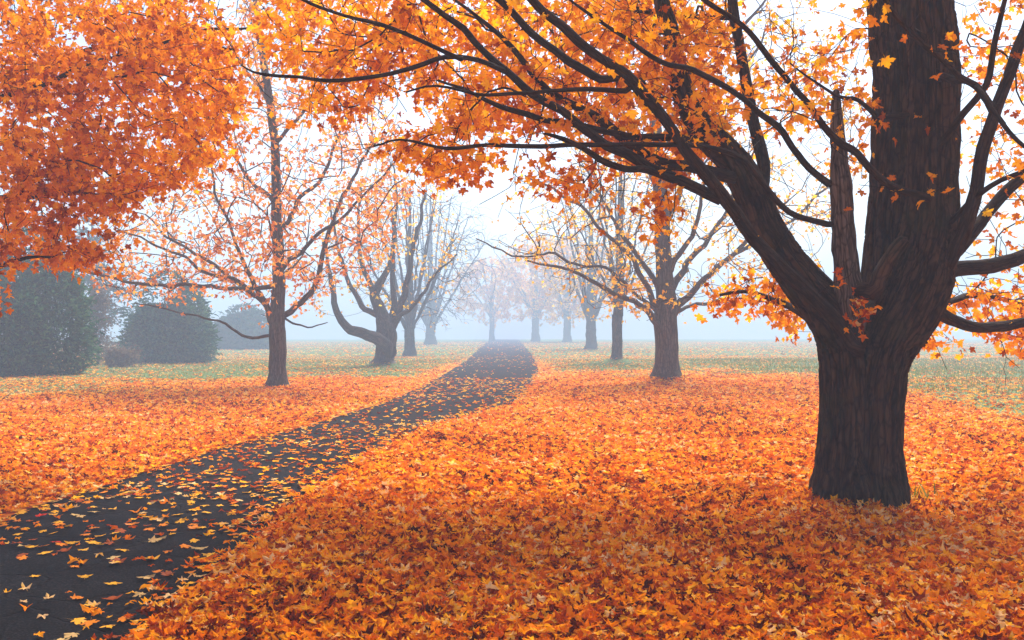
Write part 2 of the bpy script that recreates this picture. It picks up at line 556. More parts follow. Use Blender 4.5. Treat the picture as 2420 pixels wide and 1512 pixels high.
def L(pts, d0, d1, r0, r1, pw=1.0):
    """a limb followed along the photograph: depth and radius (metres) run from start to end"""
    n = len(pts)
    res = []
    for i, (u, v) in enumerate(pts):
        t = i / (n - 1)
        d = d0 + (d1 - d0) * t
        res.append([*P(u, v, d), r0 + (r1 - r0) * t ** pw])
    return res


# ------------------------------------------------------------------ ground
ROAD_L = [(3.0, -3.6), (5.0, -4.4), (7.8, -4.28), (11.1, -4.0), (13.5, -3.65), (16.6, -3.1), (20, -2.75), (26.3, -2.5), (51.6, -2.54), (144, -4.2), (230, -5.5)]
ROAD_R = [(3.0, -1.95), (4.8, -1.92), (6.7, -1.87), (8.3, -1.95), (10.2, -1.8), (12.5, -1.68), (15.5, -1.3), (17.8, -0.12), (22.6, 0.41), (34.8, 1.1), (51.6, 1.4), (144, 1.65), (230, 1.8)]


_ry = np.exp(np.linspace(math.log(2.0), math.log(240), 280))


def _soft(tab):
    v = np.interp(_ry, [a for a, b in tab], [b for a, b in tab])
    k = np.exp(-0.5 * (np.arange(-14, 15) / 5.5) ** 2); k /= k.sum()
    return np.convolve(np.pad(v, 14, 'edge'), k, 'valid')


_rl, _rr = _soft(ROAD_L), _soft(ROAD_R)


def road_l(y): return np.interp(y, _ry, _rl)
def road_r(y): return np.interp(y, _ry, _rr)


TREES = {'main': (3.12, 8.5, 0.75), 'young': (*P(655, 915, 24.6)[:2], 0.6), 'gnarl': (*P(907, 868, 40)[:2], 1.0), 'rowr': (*P(1575, 905, 26.4)[:2], 0.9),
         'slim': (*P(1457, 858, 45.7)[:2], 1.0)}
MOUND = {'main': -0.06, 'young': 0.06, 'gnarl': 0.22, 'rowr': 0.16, 'slim': 0.2}


def slope(y):
    """the lawn falls away gently beyond the first pair of trees"""
    y = np.asarray(y, float)
    t = np.clip(y - 14, 0, None)
    return -0.008 * (np.sqrt(t * t + 36) - 6) - np.clip((y - 225) / 45, 0, None) ** 2 * 1.2


def road_dist(x, y):
    """>0 outside the tarmac, <0 inside"""
    return np.maximum(road_l(y) - x, x - road_r(y))


def height(x, y):
    x = np.asarray(x, float); y = np.asarray(y, float)
    d = road_dist(x, y)
    off = np.clip(d / 0.5, 0, 1)
    h = 0.035 * off * (0.7 + 0.6 * vnoise(x * 0.9, y * 0.9, 1)) + 0.05 * np.clip((d - 0.5) / 3, 0, 1) * vnoise(x * 0.22, y * 0.22, 2)
    h = h + 0.05 * np.exp(-((d - 0.45) / 0.35) ** 2) * np.clip((22 - y) / 8, 0, 1) * (x > -3) * (0.7 + 0.5 * vnoise(x * 2, y * 2, 3))
    h = h - 0.03 * (d < -0.15)
    for k, (tx, ty, w_) in TREES.items():
        h = h + MOUND[k] * np.exp(-(((x - tx) ** 2 + (y - ty) ** 2) / w_ ** 2))
    return h + slope(y)


def cover(x, y):
    """how thickly the leaves lie, 0..1, from place to place"""
    x = np.asarray(x, float); y = np.asarray(y, float)
    v = HY + (CH - slope(y)) * F / np.maximum(y, 1.0)
    u = CX + x / np.maximum(y, 1.0) * F
    edge = np.where(u < 1150, np.interp(u, [-400, 0, 300, 620, 760, 1000], [965, 945, 925, 905, 895, 885]),
                    np.interp(u, [1200, 1300, 1500, 1650, 1900, 2150, 2300, 2500], [850, 868, 885, 888, 900, 930, 985, 1015]))
    nz = vnoise(x * 0.5, y * 0.5, 7) * 22 + vnoise(x * 1.7, y * 1.7, 8) * 12
    c = np.clip((v - edge + nz + 26) / 52, 0, 1)
    far = np.interp(v, [780, 800, 845, 870, 905, 1000], [0.0, 0.20, 0.24, 0.14, 0.2, 0.3])
    c = np.maximum(c, far * (0.6 + 0.8 * (vnoise(x * 0.35, y * 0.35, 12) * 0.5 + 0.5)))
    d = road_dist(x, y)
    c = np.maximum(c, 0.95 * np.exp(-(np.clip(d, 0, 9) / 0.8) ** 2) * np.clip((60 - y) / 25, 0.25, 1))
    return np.clip(c, 0, 1)


def axis(lo, hi, d0, d1, fine, g):
    a = list(np.arange(d0, d1 + 1e-6, fine))
    s = fine
    while a[-1] < hi:
        s *= g; a.append(min(a[-1] + s, hi))
    s = fine
    while a[0] > lo:
        s *= g; a.insert(0, max(a[0] - s, lo))
    return np.array(a)


gx = axis(-260, 260, -9, 9, 0.16, 1.09)
gy = axis(-40, 320, 3, 30, 0.16, 1.07)
GX, GY = np.meshgrid(gx, gy)
GZ = height(GX, GY)
V = np.column_stack([GX.ravel(), GY.ravel(), GZ.ravel()])
nx, ny = len(gx), len(gy)
ii, jj = np.meshgrid(np.arange(nx - 1), np.arange(ny - 1))
b0 = (jj * nx + ii).ravel()
me = mesh_from('ground', V, None, np.column_stack([b0, b0 + 1, b0 + nx + 1, b0 + nx]))
at = me.attributes.new('cover', 'FLOAT', 'POINT')
at.data.foreach_set('value', cover(GX, GY).ravel().astype(np.float32))


def ground_mat():
    m, n, l = new_mat('lawn_under_leaf_litter')
    out = n.new('ShaderNodeOutputMaterial')
    tc = n.new('ShaderNodeTexCoord')
    at = n.new('ShaderNodeAttribute'); at.attribute_name = 'cover'
    ng = n.new('ShaderNodeTexNoise'); ng.inputs['Scale'].default_value = 1.1; ng.inputs['Detail'].default_value = 8; ng.inputs['Roughness'].default_value = 0.7
    l.new(tc.outputs['Object'], ng.inputs['Vector'])
    g = ramp(n, [(0.3, (0.035, 0.062, 0.016)), (0.55, (0.075, 0.115, 0.032)), (0.75, (0.13, 0.13, 0.05))])
    l.new(ng.outputs['Fac'], g.inputs[0])
    vo = n.new('ShaderNodeTexVoronoi'); vo.inputs['Scale'].default_value = 14; vo.inputs['Randomness'].default_value = 1
    l.new(tc.outputs['Object'], vo.inputs['Vector'])
    sx = n.new('ShaderNodeSeparateColor'); l.new(vo.outputs['Color'], sx.inputs[0])
    lt = ramp(n, LITTER, 'LINEAR'); l.new(sx.outputs[0], lt.inputs[0])
    dk = n.new('ShaderNodeMix'); dk.data_type = 'RGBA'; dk.inputs['Factor'].default_value = 0.45
    l.new(lt.outputs[0], dk.inputs[6]); dk.inputs[7].default_value = (0.12, 0.02, 0.005, 1)
    nf = n.new('ShaderNodeTexNoise'); nf.inputs['Scale'].default_value = 9; nf.inputs['Detail'].default_value = 3
    l.new(tc.outputs['Object'], nf.inputs['Vector'])
    a = n.new('ShaderNodeMath'); a.operation = 'ADD'; l.new(at.outputs['Fac'], a.inputs[0]); l.new(nf.outputs['Fac'], a.inputs[1])
    mr = n.new('ShaderNodeMapRange'); mr.inputs['From Min'].default_value = 0.95; mr.inputs['From Max'].default_value = 1.25
    l.new(a.outputs[0], mr.inputs['Value'])
    mi = n.new('ShaderNodeMix'); mi.data_type = 'RGBA'
    l.new(mr.outputs[0], mi.inputs['Factor']); l.new(g.outputs[0], mi.inputs[6]); l.new(dk.outputs[2], mi.inputs[7])
    bs = n.new('ShaderNodeBsdfPrincipled'); bs.inputs['Roughness'].default_value = 0.95
    bs.inputs['Specular IOR Level'].default_value = 0.1
    l.new(mi.outputs[2], bs.inputs['Base Color'])
    bp = n.new('ShaderNodeBump'); bp.inputs['Strength'].default_value = 0.7; bp.inputs['Distance'].default_value = 0.03
    l.new(ng.outputs['Fac'], bp.inputs['Height']); l.new(bp.outputs[0], bs.inputs['Normal'])
    l.new(bs.outputs[0], out.inputs['Surface'])
    return m


tag(obj('ground', me, ground_mat()), 'leaf strewn lawn stretching away under the trees into the fog', None, None, 'structure')


def road_mat():
    m, n, l = new_mat('worn_asphalt')
    out = n.new('ShaderNodeOutputMaterial')
    tc = n.new('ShaderNodeTexCoord')
    n1 = n.new('ShaderNodeTexNoise'); n1.inputs['Scale'].default_value = 1.1; n1.inputs['Detail'].default_value = 9; n1.inputs['Roughness'].default_value = 0.7
    n2 = n.new('ShaderNodeTexNoise'); n2.inputs['Scale'].default_value = 75; n2.inputs['Detail'].default_value = 3
    n3 = n.new('ShaderNodeTexNoise'); n3.inputs['Scale'].default_value = 1.6; n3.inputs['Detail'].default_value = 4
    for q in (n1, n2, n3): l.new(tc.outputs['Object'], q.inputs['Vector'])
    c1 = ramp(n, [(0.3, (0.003, 0.0027, 0.003)), (0.7, (0.015, 0.0138, 0.0145))]); l.new(n1.outputs['Fac'], c1.inputs[0])
    c2 = ramp(n, [(0.35, (0.25, 0.25, 0.25)), (0.55, (1, 1, 1)), (0.68, (2.3, 2.2, 2.15))]); l.new(n2.outputs['Fac'], c2.inputs[0])
    mu = n.new('ShaderNodeMix'); mu.data_type = 'RGBA'; mu.blend_type = 'MULTIPLY'; mu.inputs['Factor'].default_value = 1
    l.new(c1.outputs[0], mu.inputs[6]); l.new(c2.outputs[0], mu.inputs[7])
    wv = n.new('ShaderNodeMix'); wv.data_type = 'RGBA'; wv.blend_type = 'ADD'; wv.inputs['Factor'].default_value = 0.55
    l.new(tc.outputs['Object'], wv.inputs[6]); l.new(n3.outputs['Color'], wv.inputs[7])
    vo = n.new('ShaderNodeTexVoronoi'); vo.feature = 'DISTANCE_TO_EDGE'; vo.inputs['Scale'].default_value = 0.95
    l.new(wv.outputs[2], vo.inputs['Vector'])
    ck = n.new('ShaderNodeMapRange'); ck.inputs['From Min'].default_value = 0.0; ck.inputs['From Max'].default_value = 0.016; ck.inputs['To Min'].default_value = 0.35
    l.new(vo.outputs['Distance'], ck.inputs['Value'])
    mc = n.new('ShaderNodeMix'); mc.data_type = 'RGBA'
    l.new(ck.outputs[0], mc.inputs['Factor']); mc.inputs[6].default_value = (0.006, 0.005, 0.005, 1); l.new(mu.outputs[2], mc.inputs[7])
    bs = n.new('ShaderNodeBsdfPrincipled')
    rr = n.new('ShaderNodeMapRange'); rr.inputs['To Min'].default_value = 0.6; rr.inputs['To Max'].default_value = 0.9
    l.new(n1.outputs['Fac'], rr.inputs['Value']); l.new(rr.outputs[0], bs.inputs['Roughness'])
    bs.inputs['Specular IOR Level'].default_value = 0.015
    l.new(mc.outputs[2], bs.inputs['Base Color'])
    ad = n.new('ShaderNodeMath'); ad.operation = 'MULTIPLY_ADD'; ad.inputs[1].default_value = 0.25
    l.new(n2.outputs['Fac'], ad.inputs[0]); l.new(ck.outputs[0], ad.inputs[2])
    bp = n.new('ShaderNodeBump'); bp.inputs['Strength'].default_value = 0.7; bp.inputs['Distance'].default_value = 0.012
    l.new(ad.outputs[0], bp.inputs['Height']); l.new(bp.outputs[0], bs.inputs['Normal'])
    l.new(bs.outputs[0], out.inputs['Surface'])
    return m


ry = axis(-6, 228, 2, 30, 0.2, 1.05)
cols = 13
RV = []
for y in ry:
    a = road_l(y) - 0.12 + 0.06 * float(vnoise(y * 1.3, 0.5, 31)); b = road_r(y) + 0.12 + 0.06 * float(vnoise(y * 1.3, 7.5, 32))
    for k in range(cols):
        t = k / (cols - 1)
        zz = 0.004 + 0.03 * (1 - (2 * t - 1) ** 2)
        if k in (0, cols - 1): zz = -0.03
        RV.append((a + (b - a) * t, y, zz + float(slope(y))))
RQ = [(r_ * cols + k, r_ * cols + k + 1, (r_ + 1) * cols + k + 1, (r_ + 1) * cols + k) for r_ in range(len(ry) - 1) for k in range(cols - 1)]
tag(obj('path', mesh_from('path', RV, None, RQ), road_mat()), 'dark cracked asphalt lane running between the trees into fog', None, None, 'structure')


# ------------------------------------------------------------------ fallen leaves
def fallen(y0, y1, per_m2, size, temps, seed, xpad=2.5, road_keep=0.0, lift=0.05, tilt=0.5, flat_road=True):
    r = np.random.default_rng(seed)
    xl = lambda y: -CX / F * y - xpad
    xr = lambda y: (2419 - CX) / F * y + xpad
    area = (y1 - y0) * ((xr(y1) - xl(y1)) + (xr(y0) - xl(y0))) / 2
    N = int(area * per_m2)
    y = np.sqrt(r.uniform(y0 * abs(y0), y1 ** 2, N)) if y0 > 0 else r.uniform(y0, y1, N)
    x = xl(y) + r.uniform(0, 1, N) * (xr(y) - xl(y))
    d = road_dist(x, y)
    c = cover(x, y)
    ragged = 0.15 * vnoise(x * 1.9, y * 1.9, 15) + 0.09 * vnoise(x * 7, y * 7, 16)
    on = d < ragged
    k = np.where(on, r.random(N) < road_keep + 0.35 * np.exp(np.minimum(d - ragged, 0) / 0.10), r.random(N) < c)
    for (tx, ty, w_) in TREES.values():
        k &= ((x - tx) ** 2 + (y - ty) ** 2) > (0.3 if tx > 2.9 and ty < 9 else 0.18) ** 2
    x, y, on, c = x[k], y[k], on[k], c[k]
    n = len(x)
    zb = np.where(on, 0.036 + slope(y), height(x, y))
    z = zb + np.where(on, r.uniform(0.004, 0.016, n), 0.008 + lift * c * r.uniform(0, 1, n) ** 1.5)
    a = r.uniform(0, 2 * math.pi, n)
    tl = np.where(on, 0.10, tilt * (0.35 + 0.65 * c))
    yy = np.column_stack([np.cos(a), np.sin(a), r.normal(0, 1, n) * tl * 0.7])
    zn = np.column_stack([r.normal(0, 1, n) * tl, r.normal(0, 1, n) * tl, np.where(r.random(n) < 0.75, 1.0, -1.0)])
    return np.column_stack([x, y, z]), yy, zn, r.uniform(0.5, 1.35, n) * size, temps, r


def fallen_mesh(*a, **k):
    pos, yy, zn, sz, temps, r = fallen(*a, **k)
    return scatter_mesh('fallen_leaves', pos, yy, zn, sz, temps, r)


parts = [fallen_mesh(2.2, 8.5, 1250, 0.048, T_CURL, 101, lift=0.06, tilt=0.5, road_keep=0.012),
         fallen_mesh(8.5, 15, 850, 0.049, T_FULL[:3] + T_CURL[:2], 102, xpad=3, lift=0.055, tilt=0.45, road_keep=0.075),
         fallen_mesh(15, 30, 330, 0.066, T_MID, 103, xpad=3, road_keep=0.07, lift=0.05, tilt=0.4),
         fallen_mesh(30, 60, 110, 0.085, T_LOW, 104, xpad=3, road_keep=0.03, lift=0.03, tilt=0.35),
         fallen_mesh(60, 160, 16, 0.15, T_LOW, 105, xpad=3, road_keep=0.03, lift=0.03, tilt=0.35)]
labels = ['thick carpet of orange maple leaves in the foreground beside the asphalt', 'orange leaf carpet around the foot of the large dark tree',
          'paler leaf cover reaching back to the second pair of trees', 'thin scatter of leaves on the lawn below the foggy trees', 'faint leaves along the far end of the lane']
for me_, lb, lm in zip(parts, labels, (M_FALL_RED, M_FALL_MID, M_FALL, M_FALL, M_FALL)):
    tag(obj('fallen_leaves', me_, lm), lb, 'fallen leaves', None, 'stuff')

# single leaves lying on the near stretch of the asphalt
r = np.random.default_rng(77)
kinds = ['golden', 'orange', 'pale tan', 'rust brown', 'scarlet']
single = {}
for kd in kinds:
    for ti, (tv, tt) in enumerate((T_FULL[0], T_FULL[1], T_CURL[2], T_FULL[2])):
        tv = tv.copy(); tv[:, 2] *= 0.7
        single[kd, ti] = mesh_from('maple_leaf', tv, tt, smooth=False)
cand = []
tries = 0
while len(cand) < 298 and tries < 20000:
    tries += 1
    y = math.sqrt(r.uniform(4.4 ** 2, 9.6 ** 2))
    x = r.uniform(-4.5, -1.0)
    d = float(road_dist(x, y))
    if d > -0.02 or x < -CX / F * y - 0.4: continue
    dens = 0.50 + 0.4 * math.exp(-(d / 0.35) ** 2) + 0.25 * float(vnoise(x * 1.5, y * 1.5, 41))
    if r.random() > dens: continue
    if any((x - a) ** 2 + (y - b) ** 2 < 0.07 ** 2 for a, b in cand): continue
    cand.append((x, y))
for x, y in cand:
    kd = kinds[r.choice(5, p=[0.40, 0.30, 0.14, 0.14, 0.02])]
    d = float(road_dist(x, y))
    near = 'near' if y < 6.5 else 'middle' if y < 8.8 else 'far'
    side = 'beside the right-hand leaf drift' if road_r(y) - x < 0.45 else 'beside the left verge' if x - road_l(y) < 0.45 else 'out on the open asphalt'
    reach = {'near': 'in the bottom-left foreground', 'middle': 'level with the big trunk', 'far': 'beyond the big trunk'}[near]
    o = bpy.data.objects.new('maple_leaf', single[kd, int(r.integers(0, 4))])
    COL.objects.link(o)
    if not o.data.materials: o.data.materials.append(M_KIND[kd])
    s = r.uniform(0.042, 0.068)
    o.scale = (s, s * r.uniform(0.9, 1.1), s)
    o.rotation_euler = (r.normal(0, 0.10), r.normal(0, 0.10), r.uniform(0, 6.28))
    a_, b_ = road_l(y) - 0.12, road_r(y) + 0.12
    t = (x - a_) / (b_ - a_)
    o.location = (x, y, 0.004 + 0.03 * (1 - (2 * t - 1) ** 2) + 0.012)
    tag(o, f'{kd} fallen maple leaf lying {side} {reach}', 'leaf', 'fallen maple leaves scattered on the asphalt')


# ------------------------------------------------------------------ the large dark maple
MX, MY = 3.12, 8.5
mz = float(height(MX, MY)) - 0.06
PXM = 8.5 / F                                     # metres per photo pixel at the trunk


def LR(rows, dflt=8.5):
    """rows u, v, radius px [, depth]"""
    return [[*P(q[0], q[1], q[3] if len(q) > 3 else dflt), q[2] * (q[3] if len(q) > 3 else dflt) / F] for q in rows]


main_root = empty('maple_tree', (MX, MY, 0), 'large dark forked maple with orange crown standing in the right foreground', 'tree')
sk_main = Skel(90000, np.random.default_rng(5))
stems = [
    LR([(1987, 1235, 76), (1989, 1185, 73), (1995, 1100, 69), (2000, 1000, 64), (2000, 900, 62), (1992, 820, 61), (1968, 760, 58), (1928, 706, 52), (1858, 624, 45), (1812, 540, 41, 8.55), (1783, 466, 39, 8.6),
        (1744, 391, 37, 8.7), (1684, 326, 35, 8.8), (1635, 262, 28, 8.85), (1607, 175, 23, 8.9), (1587, 75, 20, 8.95), (1567, 0, 18, 9), (1540, -160, 15, 9.1), (1500, -380, 9, 9.3)]),
    LR([(2070, 1230, 76, 8.45), (2066, 1180, 69, 8.45), (2060, 1100, 64, 8.45), (2064, 1000, 63, 8.45), (2070, 900, 66, 8.45), (2088, 820, 72, 8.45), (2128, 745, 82, 8.45), (2165, 670, 84, 8.45), (2188, 590, 70, 8.45), (2202, 500, 60, 8.45),
        (2208, 301, 54, 8.5), (2204, 125, 52, 8.5), (2199, 0, 50, 8.5), (2190, -300, 40, 8.5), (2150, -800, 24, 8.5), (2120, -1150, 10, 8.5)]),
    LR([(2110, 790, 56, 8.65), (2080, 700, 46, 8.85), (2084, 610, 44, 8.98), (2100, 451, 44, 9.1), (2108, 250, 46, 9.18), (2103, 100, 46, 9.2), (2096, 0, 45, 9.2), (2060, -300, 30, 9), (2000, -700, 16, 9.2)]),
]
tubes = []
for s_ in stems:
    g = sk_main.path(s_, 0.10, -1 if sk_main.n == 0 else 'near', wig=0.012, ok_from=0.5)
    n0 = np.where(sk_main.grp[:sk_main.n] == g)[0]
    tubes.append((sk_main.pos[n0].copy(), sk_main.rad[n0].copy()))
for ang, ln in ((205, 0.42), (250, 0.40), (300, 0.40), (345, 0.45), (40, 0.46), (100, 0.46), (150, 0.42)):
    a = R(ang)
    c0 = np.array([MX + (0.12 if math.cos(a) > 0 else -0.1), MY, 0.80])
    e = np.array([MX + math.cos(a) * ln, MY + math.sin(a) * ln, -0.06])
    mid = c0 * 0.40 + e * 0.60 + np.array([0, 0, -0.10])
    pts = catmull([[*c0, 0.15], [*mid, 0.12], [*e, 0.05]], 0.06)
    tubes.append((pts[:, :3], pts[:, 3]))
raw = tube_mesh('trunk_raw', tubes, sides=24, cap=True)
tmp = bpy.data.objects.new('trunk_tmp', raw)
COL.objects.link(tmp)
rm = tmp.modifiers.new('r', 'REMESH'); rm.mode = 'VOXEL'; rm.voxel_size = 0.016
sm = tmp.modifiers.new('s', 'SMOOTH'); sm.iterations = 5; sm.factor = 0.5
dg = bpy.context.evaluated_depsgraph_get()
tme = bpy.data.meshes.new_from_object(tmp.evaluated_get(dg))
bpy.data.objects.remove(tmp)
tme.name = 'trunk'
nv = len(tme.vertices)
co = np.zeros(nv * 3, np.float32); tme.vertices.foreach_get('co', co); co = co.reshape(-1, 3).astype(float)
no = np.zeros(nv * 3, np.float32); tme.vertices.foreach_get('normal', no); no = no.reshape(-1, 3).astype(float)
ax_p = np.concatenate([t[0] for t in tubes[:3]])
ax_s = np.concatenate([np.concatenate([[0], np.cumsum(np.linalg.norm(np.diff(t[0], axis=0), axis=1))]) for t in tubes[:3]])
ax_t = np.concatenate([np.gradient(t[0], axis=0) for t in tubes[:3]]); ax_t /= np.linalg.norm(ax_t, axis=1, keepdims=True)
bark = np.zeros((nv, 3))
disp = np.zeros(nv)
for c in range(0, nv, 4000):
    q = co[c:c + 4000]
    dd = ((q[:, None, :] - ax_p[None]) ** 2).sum(-1)
    j = dd.argmin(1)
    off = q - ax_p[j]
    al = np.einsum('ij,ij->i', off, ax_t[j])
    off = off - ax_t[j] * al[:, None]
    bark[c:c + 4000] = np.column_stack([off[:, 0], off[:, 1] + off[:, 2] * 0.6, (ax_s[j] + al) * 0.08])
for i in range(nv):
    b = bark[i]
    v3 = mnoise.noise(Vector((b[0] * 5 + 9, b[1] * 5, b[2] * 4)))
    v1 = mnoise.noise(Vector((b[0] * 13 + 0.35 * v3, b[1] * 13, b[2] * 12)))
    v2 = mnoise.noise(Vector((b[0] * 38 + 5, b[1] * 38, b[2] * 26)))
    disp[i] = 0.034 * min(1.0, 4.5 * abs(v1)) + 0.018 * min(1, 3 * abs(v2)) + 0.03 * v3 - 0.038
co2 = co + no * disp[:, None]
tme.vertices.foreach_set('co', co2.astype(np.float32).ravel())
a_ = tme.attributes.new('bark', 'FLOAT_VECTOR', 'POINT')
a_.data.foreach_set('vector', bark.astype(np.float32).ravel())
tme.polygons.foreach_set('use_smooth', np.ones(len(tme.polygons), bool))
tme.update()
obj('trunk', rel(tme, (MX, MY, 0)), M_BARK, main_root)

# the limbs, each followed from the fork outwards; radii in photo pixels at their depth
LIMBS = [
    ('limb', [(2025, 830, 17, 8.02), (1973, 752, 17, 8.0), (1883, 667, 17, 7.95), (1798, 582, 16, 7.9), (1733, 501, 16, 7.85), (1697, 462, 16, 7.8), (1632, 371, 14, 7.7), (1582, 301, 13, 7.6), (1532, 243, 13, 7.5), (1478, 180, 12, 7.4),
              (1402, 125, 11, 7.3), (1327, 65, 11, 7.2), (1257, 0, 10, 7.1), (1170, -80, 8, 7.0), (1050, -170, 4, 6.8)]),
    ('limb', [(1532, 243, 11, 7.5), (1480, 186, 10, 7.6), (1445, 183, 10, 7.65), (1418, 188, 10, 7.7), (1366, 155, 10, 7.7), (1317, 120, 9, 7.7), (1257, 80, 9, 7.7), (1207, 30, 9, 7.7), (1157, -10, 8, 7.7), (1060, -80, 4, 7.7)]),
    ('limb', [(1697, 470, 14, 7.82), (1607, 430, 13, 7.9), (1532, 396, 12, 7.9), (1478, 361, 12, 7.9), (1427, 341, 11, 7.9), (1377, 301, 11, 7.9), (1327, 260, 10, 7.9), (1277, 230, 10, 7.9), (1227, 190, 9, 7.8), (1177, 150, 9, 7.8), (1137, 110, 8, 7.8),
              (1097, 65, 8, 7.7), (1052, 35, 7, 7.7), (985, -10, 6, 7.6), (900, -60, 3, 7.5)]),
    ('limb', [(1730, 420, 15, 8.6), (1640, 400, 14, 8.5), (1560, 385, 13, 8.5), (1478, 331, 12, 8.4), (1437, 300, 12, 8.4), (1402, 276, 11, 8.4), (1327, 236, 9, 8.3), (1277, 200, 8, 8.3), (1210, 120, 7, 8.2), (1150, 60, 5, 8.1), (1060, -10, 3, 8.1)]),
    ('limb', [(1660, 330, 11, 8.7), (1600, 325, 9, 8.5), (1532, 321, 9, 8.4), (1477, 321, 8, 8.3), (1352, 296, 8, 8.2), (1292, 286, 7, 8.1), (1252, 271, 7, 8), (1187, 256, 6, 7.9), (1100, 215, 4, 7.8), (1040, 190, 3, 7.7)]),
    ('limb', [(1955, 530, 8, 8.3), (1883, 511, 7, 8.1), (1833, 466, 7, 8.0), (1783, 401, 7, 7.9), (1732, 366, 6, 7.8), (1647, 346, 6, 7.7), (1532, 343, 6, 7.6), (1377, 346, 6, 7.5), (1252, 351, 6, 7.5), (1152, 348, 5, 7.5), (1077, 356, 5, 7.5), (1027, 353, 4, 7.5), (941, 333, 3, 7.5), (880, 345, 2, 7.5)]),
    ('limb', [(1600, 428, 10, 7.9), (1532, 401, 9, 7.8), (1478, 398, 8, 7.6), (1417, 371, 8, 7.5), (1377, 346, 7, 7.4), (1337, 331, 6, 7.3), (1290, 322, 3, 7.3)]),
    ('limb', [(1200, 172, 7, 7.8), (1130, 140, 6, 7.7), (1050, 132, 6, 7.6), (976, 155, 6, 7.5), (876, 180, 5, 7.5), (776, 190, 5, 7.5), (700, 186, 4, 7.5), (640, 183, 4, 7.5), (600, 172, 3, 7.5), (570, 158, 2, 7.5)]),
    ('limb', [(1090, 140, 6, 7.6), (1000, 100, 5, 7.4), (900, 60, 5, 7.3), (820, 40, 4, 7.2), (740, 10, 4, 7.2), (660, -30, 3, 7.1)]),
    ('limb', [(1478, 215, 7, 7.6), (1400, 214, 6, 7.5), (1317, 215, 5, 7.4), (1227, 218, 5, 7.3), (1142, 220, 4, 7.2), (1037, 198, 3, 7.1), (960, 215, 2, 7.1)]),
    ('limb', [(1955, 432, 9, 8.3), (1913, 401, 8, 8.2), (1873, 351, 8, 8.1), (1833, 296, 8, 8.0), (1783, 261, 7, 7.9), (1733, 215, 7, 7.8), (1640, 165, 7, 7.7), (1560, 145, 6, 7.6), (1480, 95, 5, 7.5), (1400, 40, 4, 7.4), (1320, -30, 2, 7.3)]),
    ('limb', [(2190, 466, 9, 8.2), (2124, 446, 9, 8.0), (2073, 416, 9, 7.8), (2023, 366, 9, 7.6), (1983, 341, 9, 7.5), (1948, 300, 8, 7.4), (1915, 250, 7, 7.3), (1883, 215, 7, 7.25), (1838, 160, 7, 7.2), (1783, 90, 7, 7.1), (1733, 40, 6, 7.0), (1667, 0, 6, 6.9), (1580, -70, 3, 6.8)]),
    ('limb', [(1800, 470, 15, 8.75), (1800, 410, 15, 8.9), (1797, 351, 15, 9.0), (1783, 281, 14, 9.1), (1760, 190, 13, 9.1), (1745, 100, 12, 9.1), (1733, 25, 12, 9.1), (1720, -120, 9, 9.2), (1700, -300, 4, 9.3)]),
    ('limb', [(2225, 650, 19, 8.3), (2274, 552, 17, 8.1), (2308, 450, 16, 8.0), (2325, 351, 15, 7.9), (2350, 260, 14, 7.8), (2385, 170, 13, 7.7), (2419, 80, 12, 7.6), (2470, -60, 8, 7.5), (2520, -250, 4, 7.4)]),
    ('limb', [(2245, 610, 16, 8.5), (2290, 560, 15, 8.5), (2340, 500, 14, 8.6), (2385, 445, 13, 8.6), (2450, 380, 11, 8.7), (2540, 280, 5, 8.8)]),
    ('limb', [(2215, 655, 20, 8.5), (2260, 638, 19, 8.6), (2310, 634, 18, 8.6), (2370, 622, 18, 8.7), (2430, 602, 16, 8.8), (2560, 560, 9, 9.0), (2680, 540, 4, 9.2)]),
    ('limb', [(2180, 720, 22, 8.6), (2225, 742, 16, 8.7), (2260, 760, 14, 8.8), (2310, 772, 13, 8.8), (2370, 771, 13, 8.9), (2430, 762, 12, 9.0), (2540, 740, 7, 9.2), (2640, 750, 3, 9.4)]),
    ('limb', [(2073, 275, 8, 8.6), (2040, 250, 5, 8.4), (2010, 238, 5, 8.3), (1980, 228, 4, 8.2), (1930, 190, 3, 8.1), (1870, 150, 2, 8)]),
    ('limb', [(2345, 262, 10, 7.8), (2310, 212, 8, 7.5), (2265, 179, 8, 7.3), (2220, 131, 7, 7.1), (2164, 82, 7, 6.9), (2131, 56, 6, 6.8), (2093, 11, 5, 6.7), (2030, -70, 2, 6.5)]),
    ('limb', [(2230, 330, 9, 8.2), (2280, 270, 8, 7.8), (2330, 200, 8, 7.5), (2345, 120, 7, 7.3), (2365, 20, 6, 7.1), (2390, -80, 3, 7)]),
    ('limb', [(2230, 540, 8, 8.3), (2300, 470, 7, 8), (2360, 430, 6, 7.8), (2440, 400, 5, 7.6), (2520, 380, 2, 7.5)]),
    ('limb', [(2225, 180, 10, 8.2), (2290, 200, 7, 7.5), (2350, 270, 6, 7.2), (2400, 330, 5, 7.1), (2460, 370, 3, 7)]),
    ('limb', [(2190, -60, 22, 8.4), (2160, -200, 20, 7.8), (2110, -420, 17, 7.1), (2000, -640, 13, 6.3), (1800, -900, 7, 5.6)]),
    ('limb', [(2195, 0, 22, 8.6), (2300, -200, 18, 9.2), (2420, -420, 14, 9.9), (2500, -640, 8, 10.6)]),
    ('limb', [(2085, -50, 20, 9.0), (2000, -220, 16, 9.6), (1880, -380, 12, 10.3), (1740, -520, 6, 11)]),
    ('limb', [(1960, 790, 10, 8.75), (1890, 735, 9, 9.2), (1830, 705, 7, 9.7), (1760, 690, 5, 10.1), (1690, 700, 3, 10.4)]),
    ('limb', [(2185, 745, 9, 8.8), (2225, 715, 8, 9.3), (2290, 700, 7, 9.8), (2360, 705, 5, 10.2), (2440, 730, 3, 10.5)]),
]
limb_grp = []
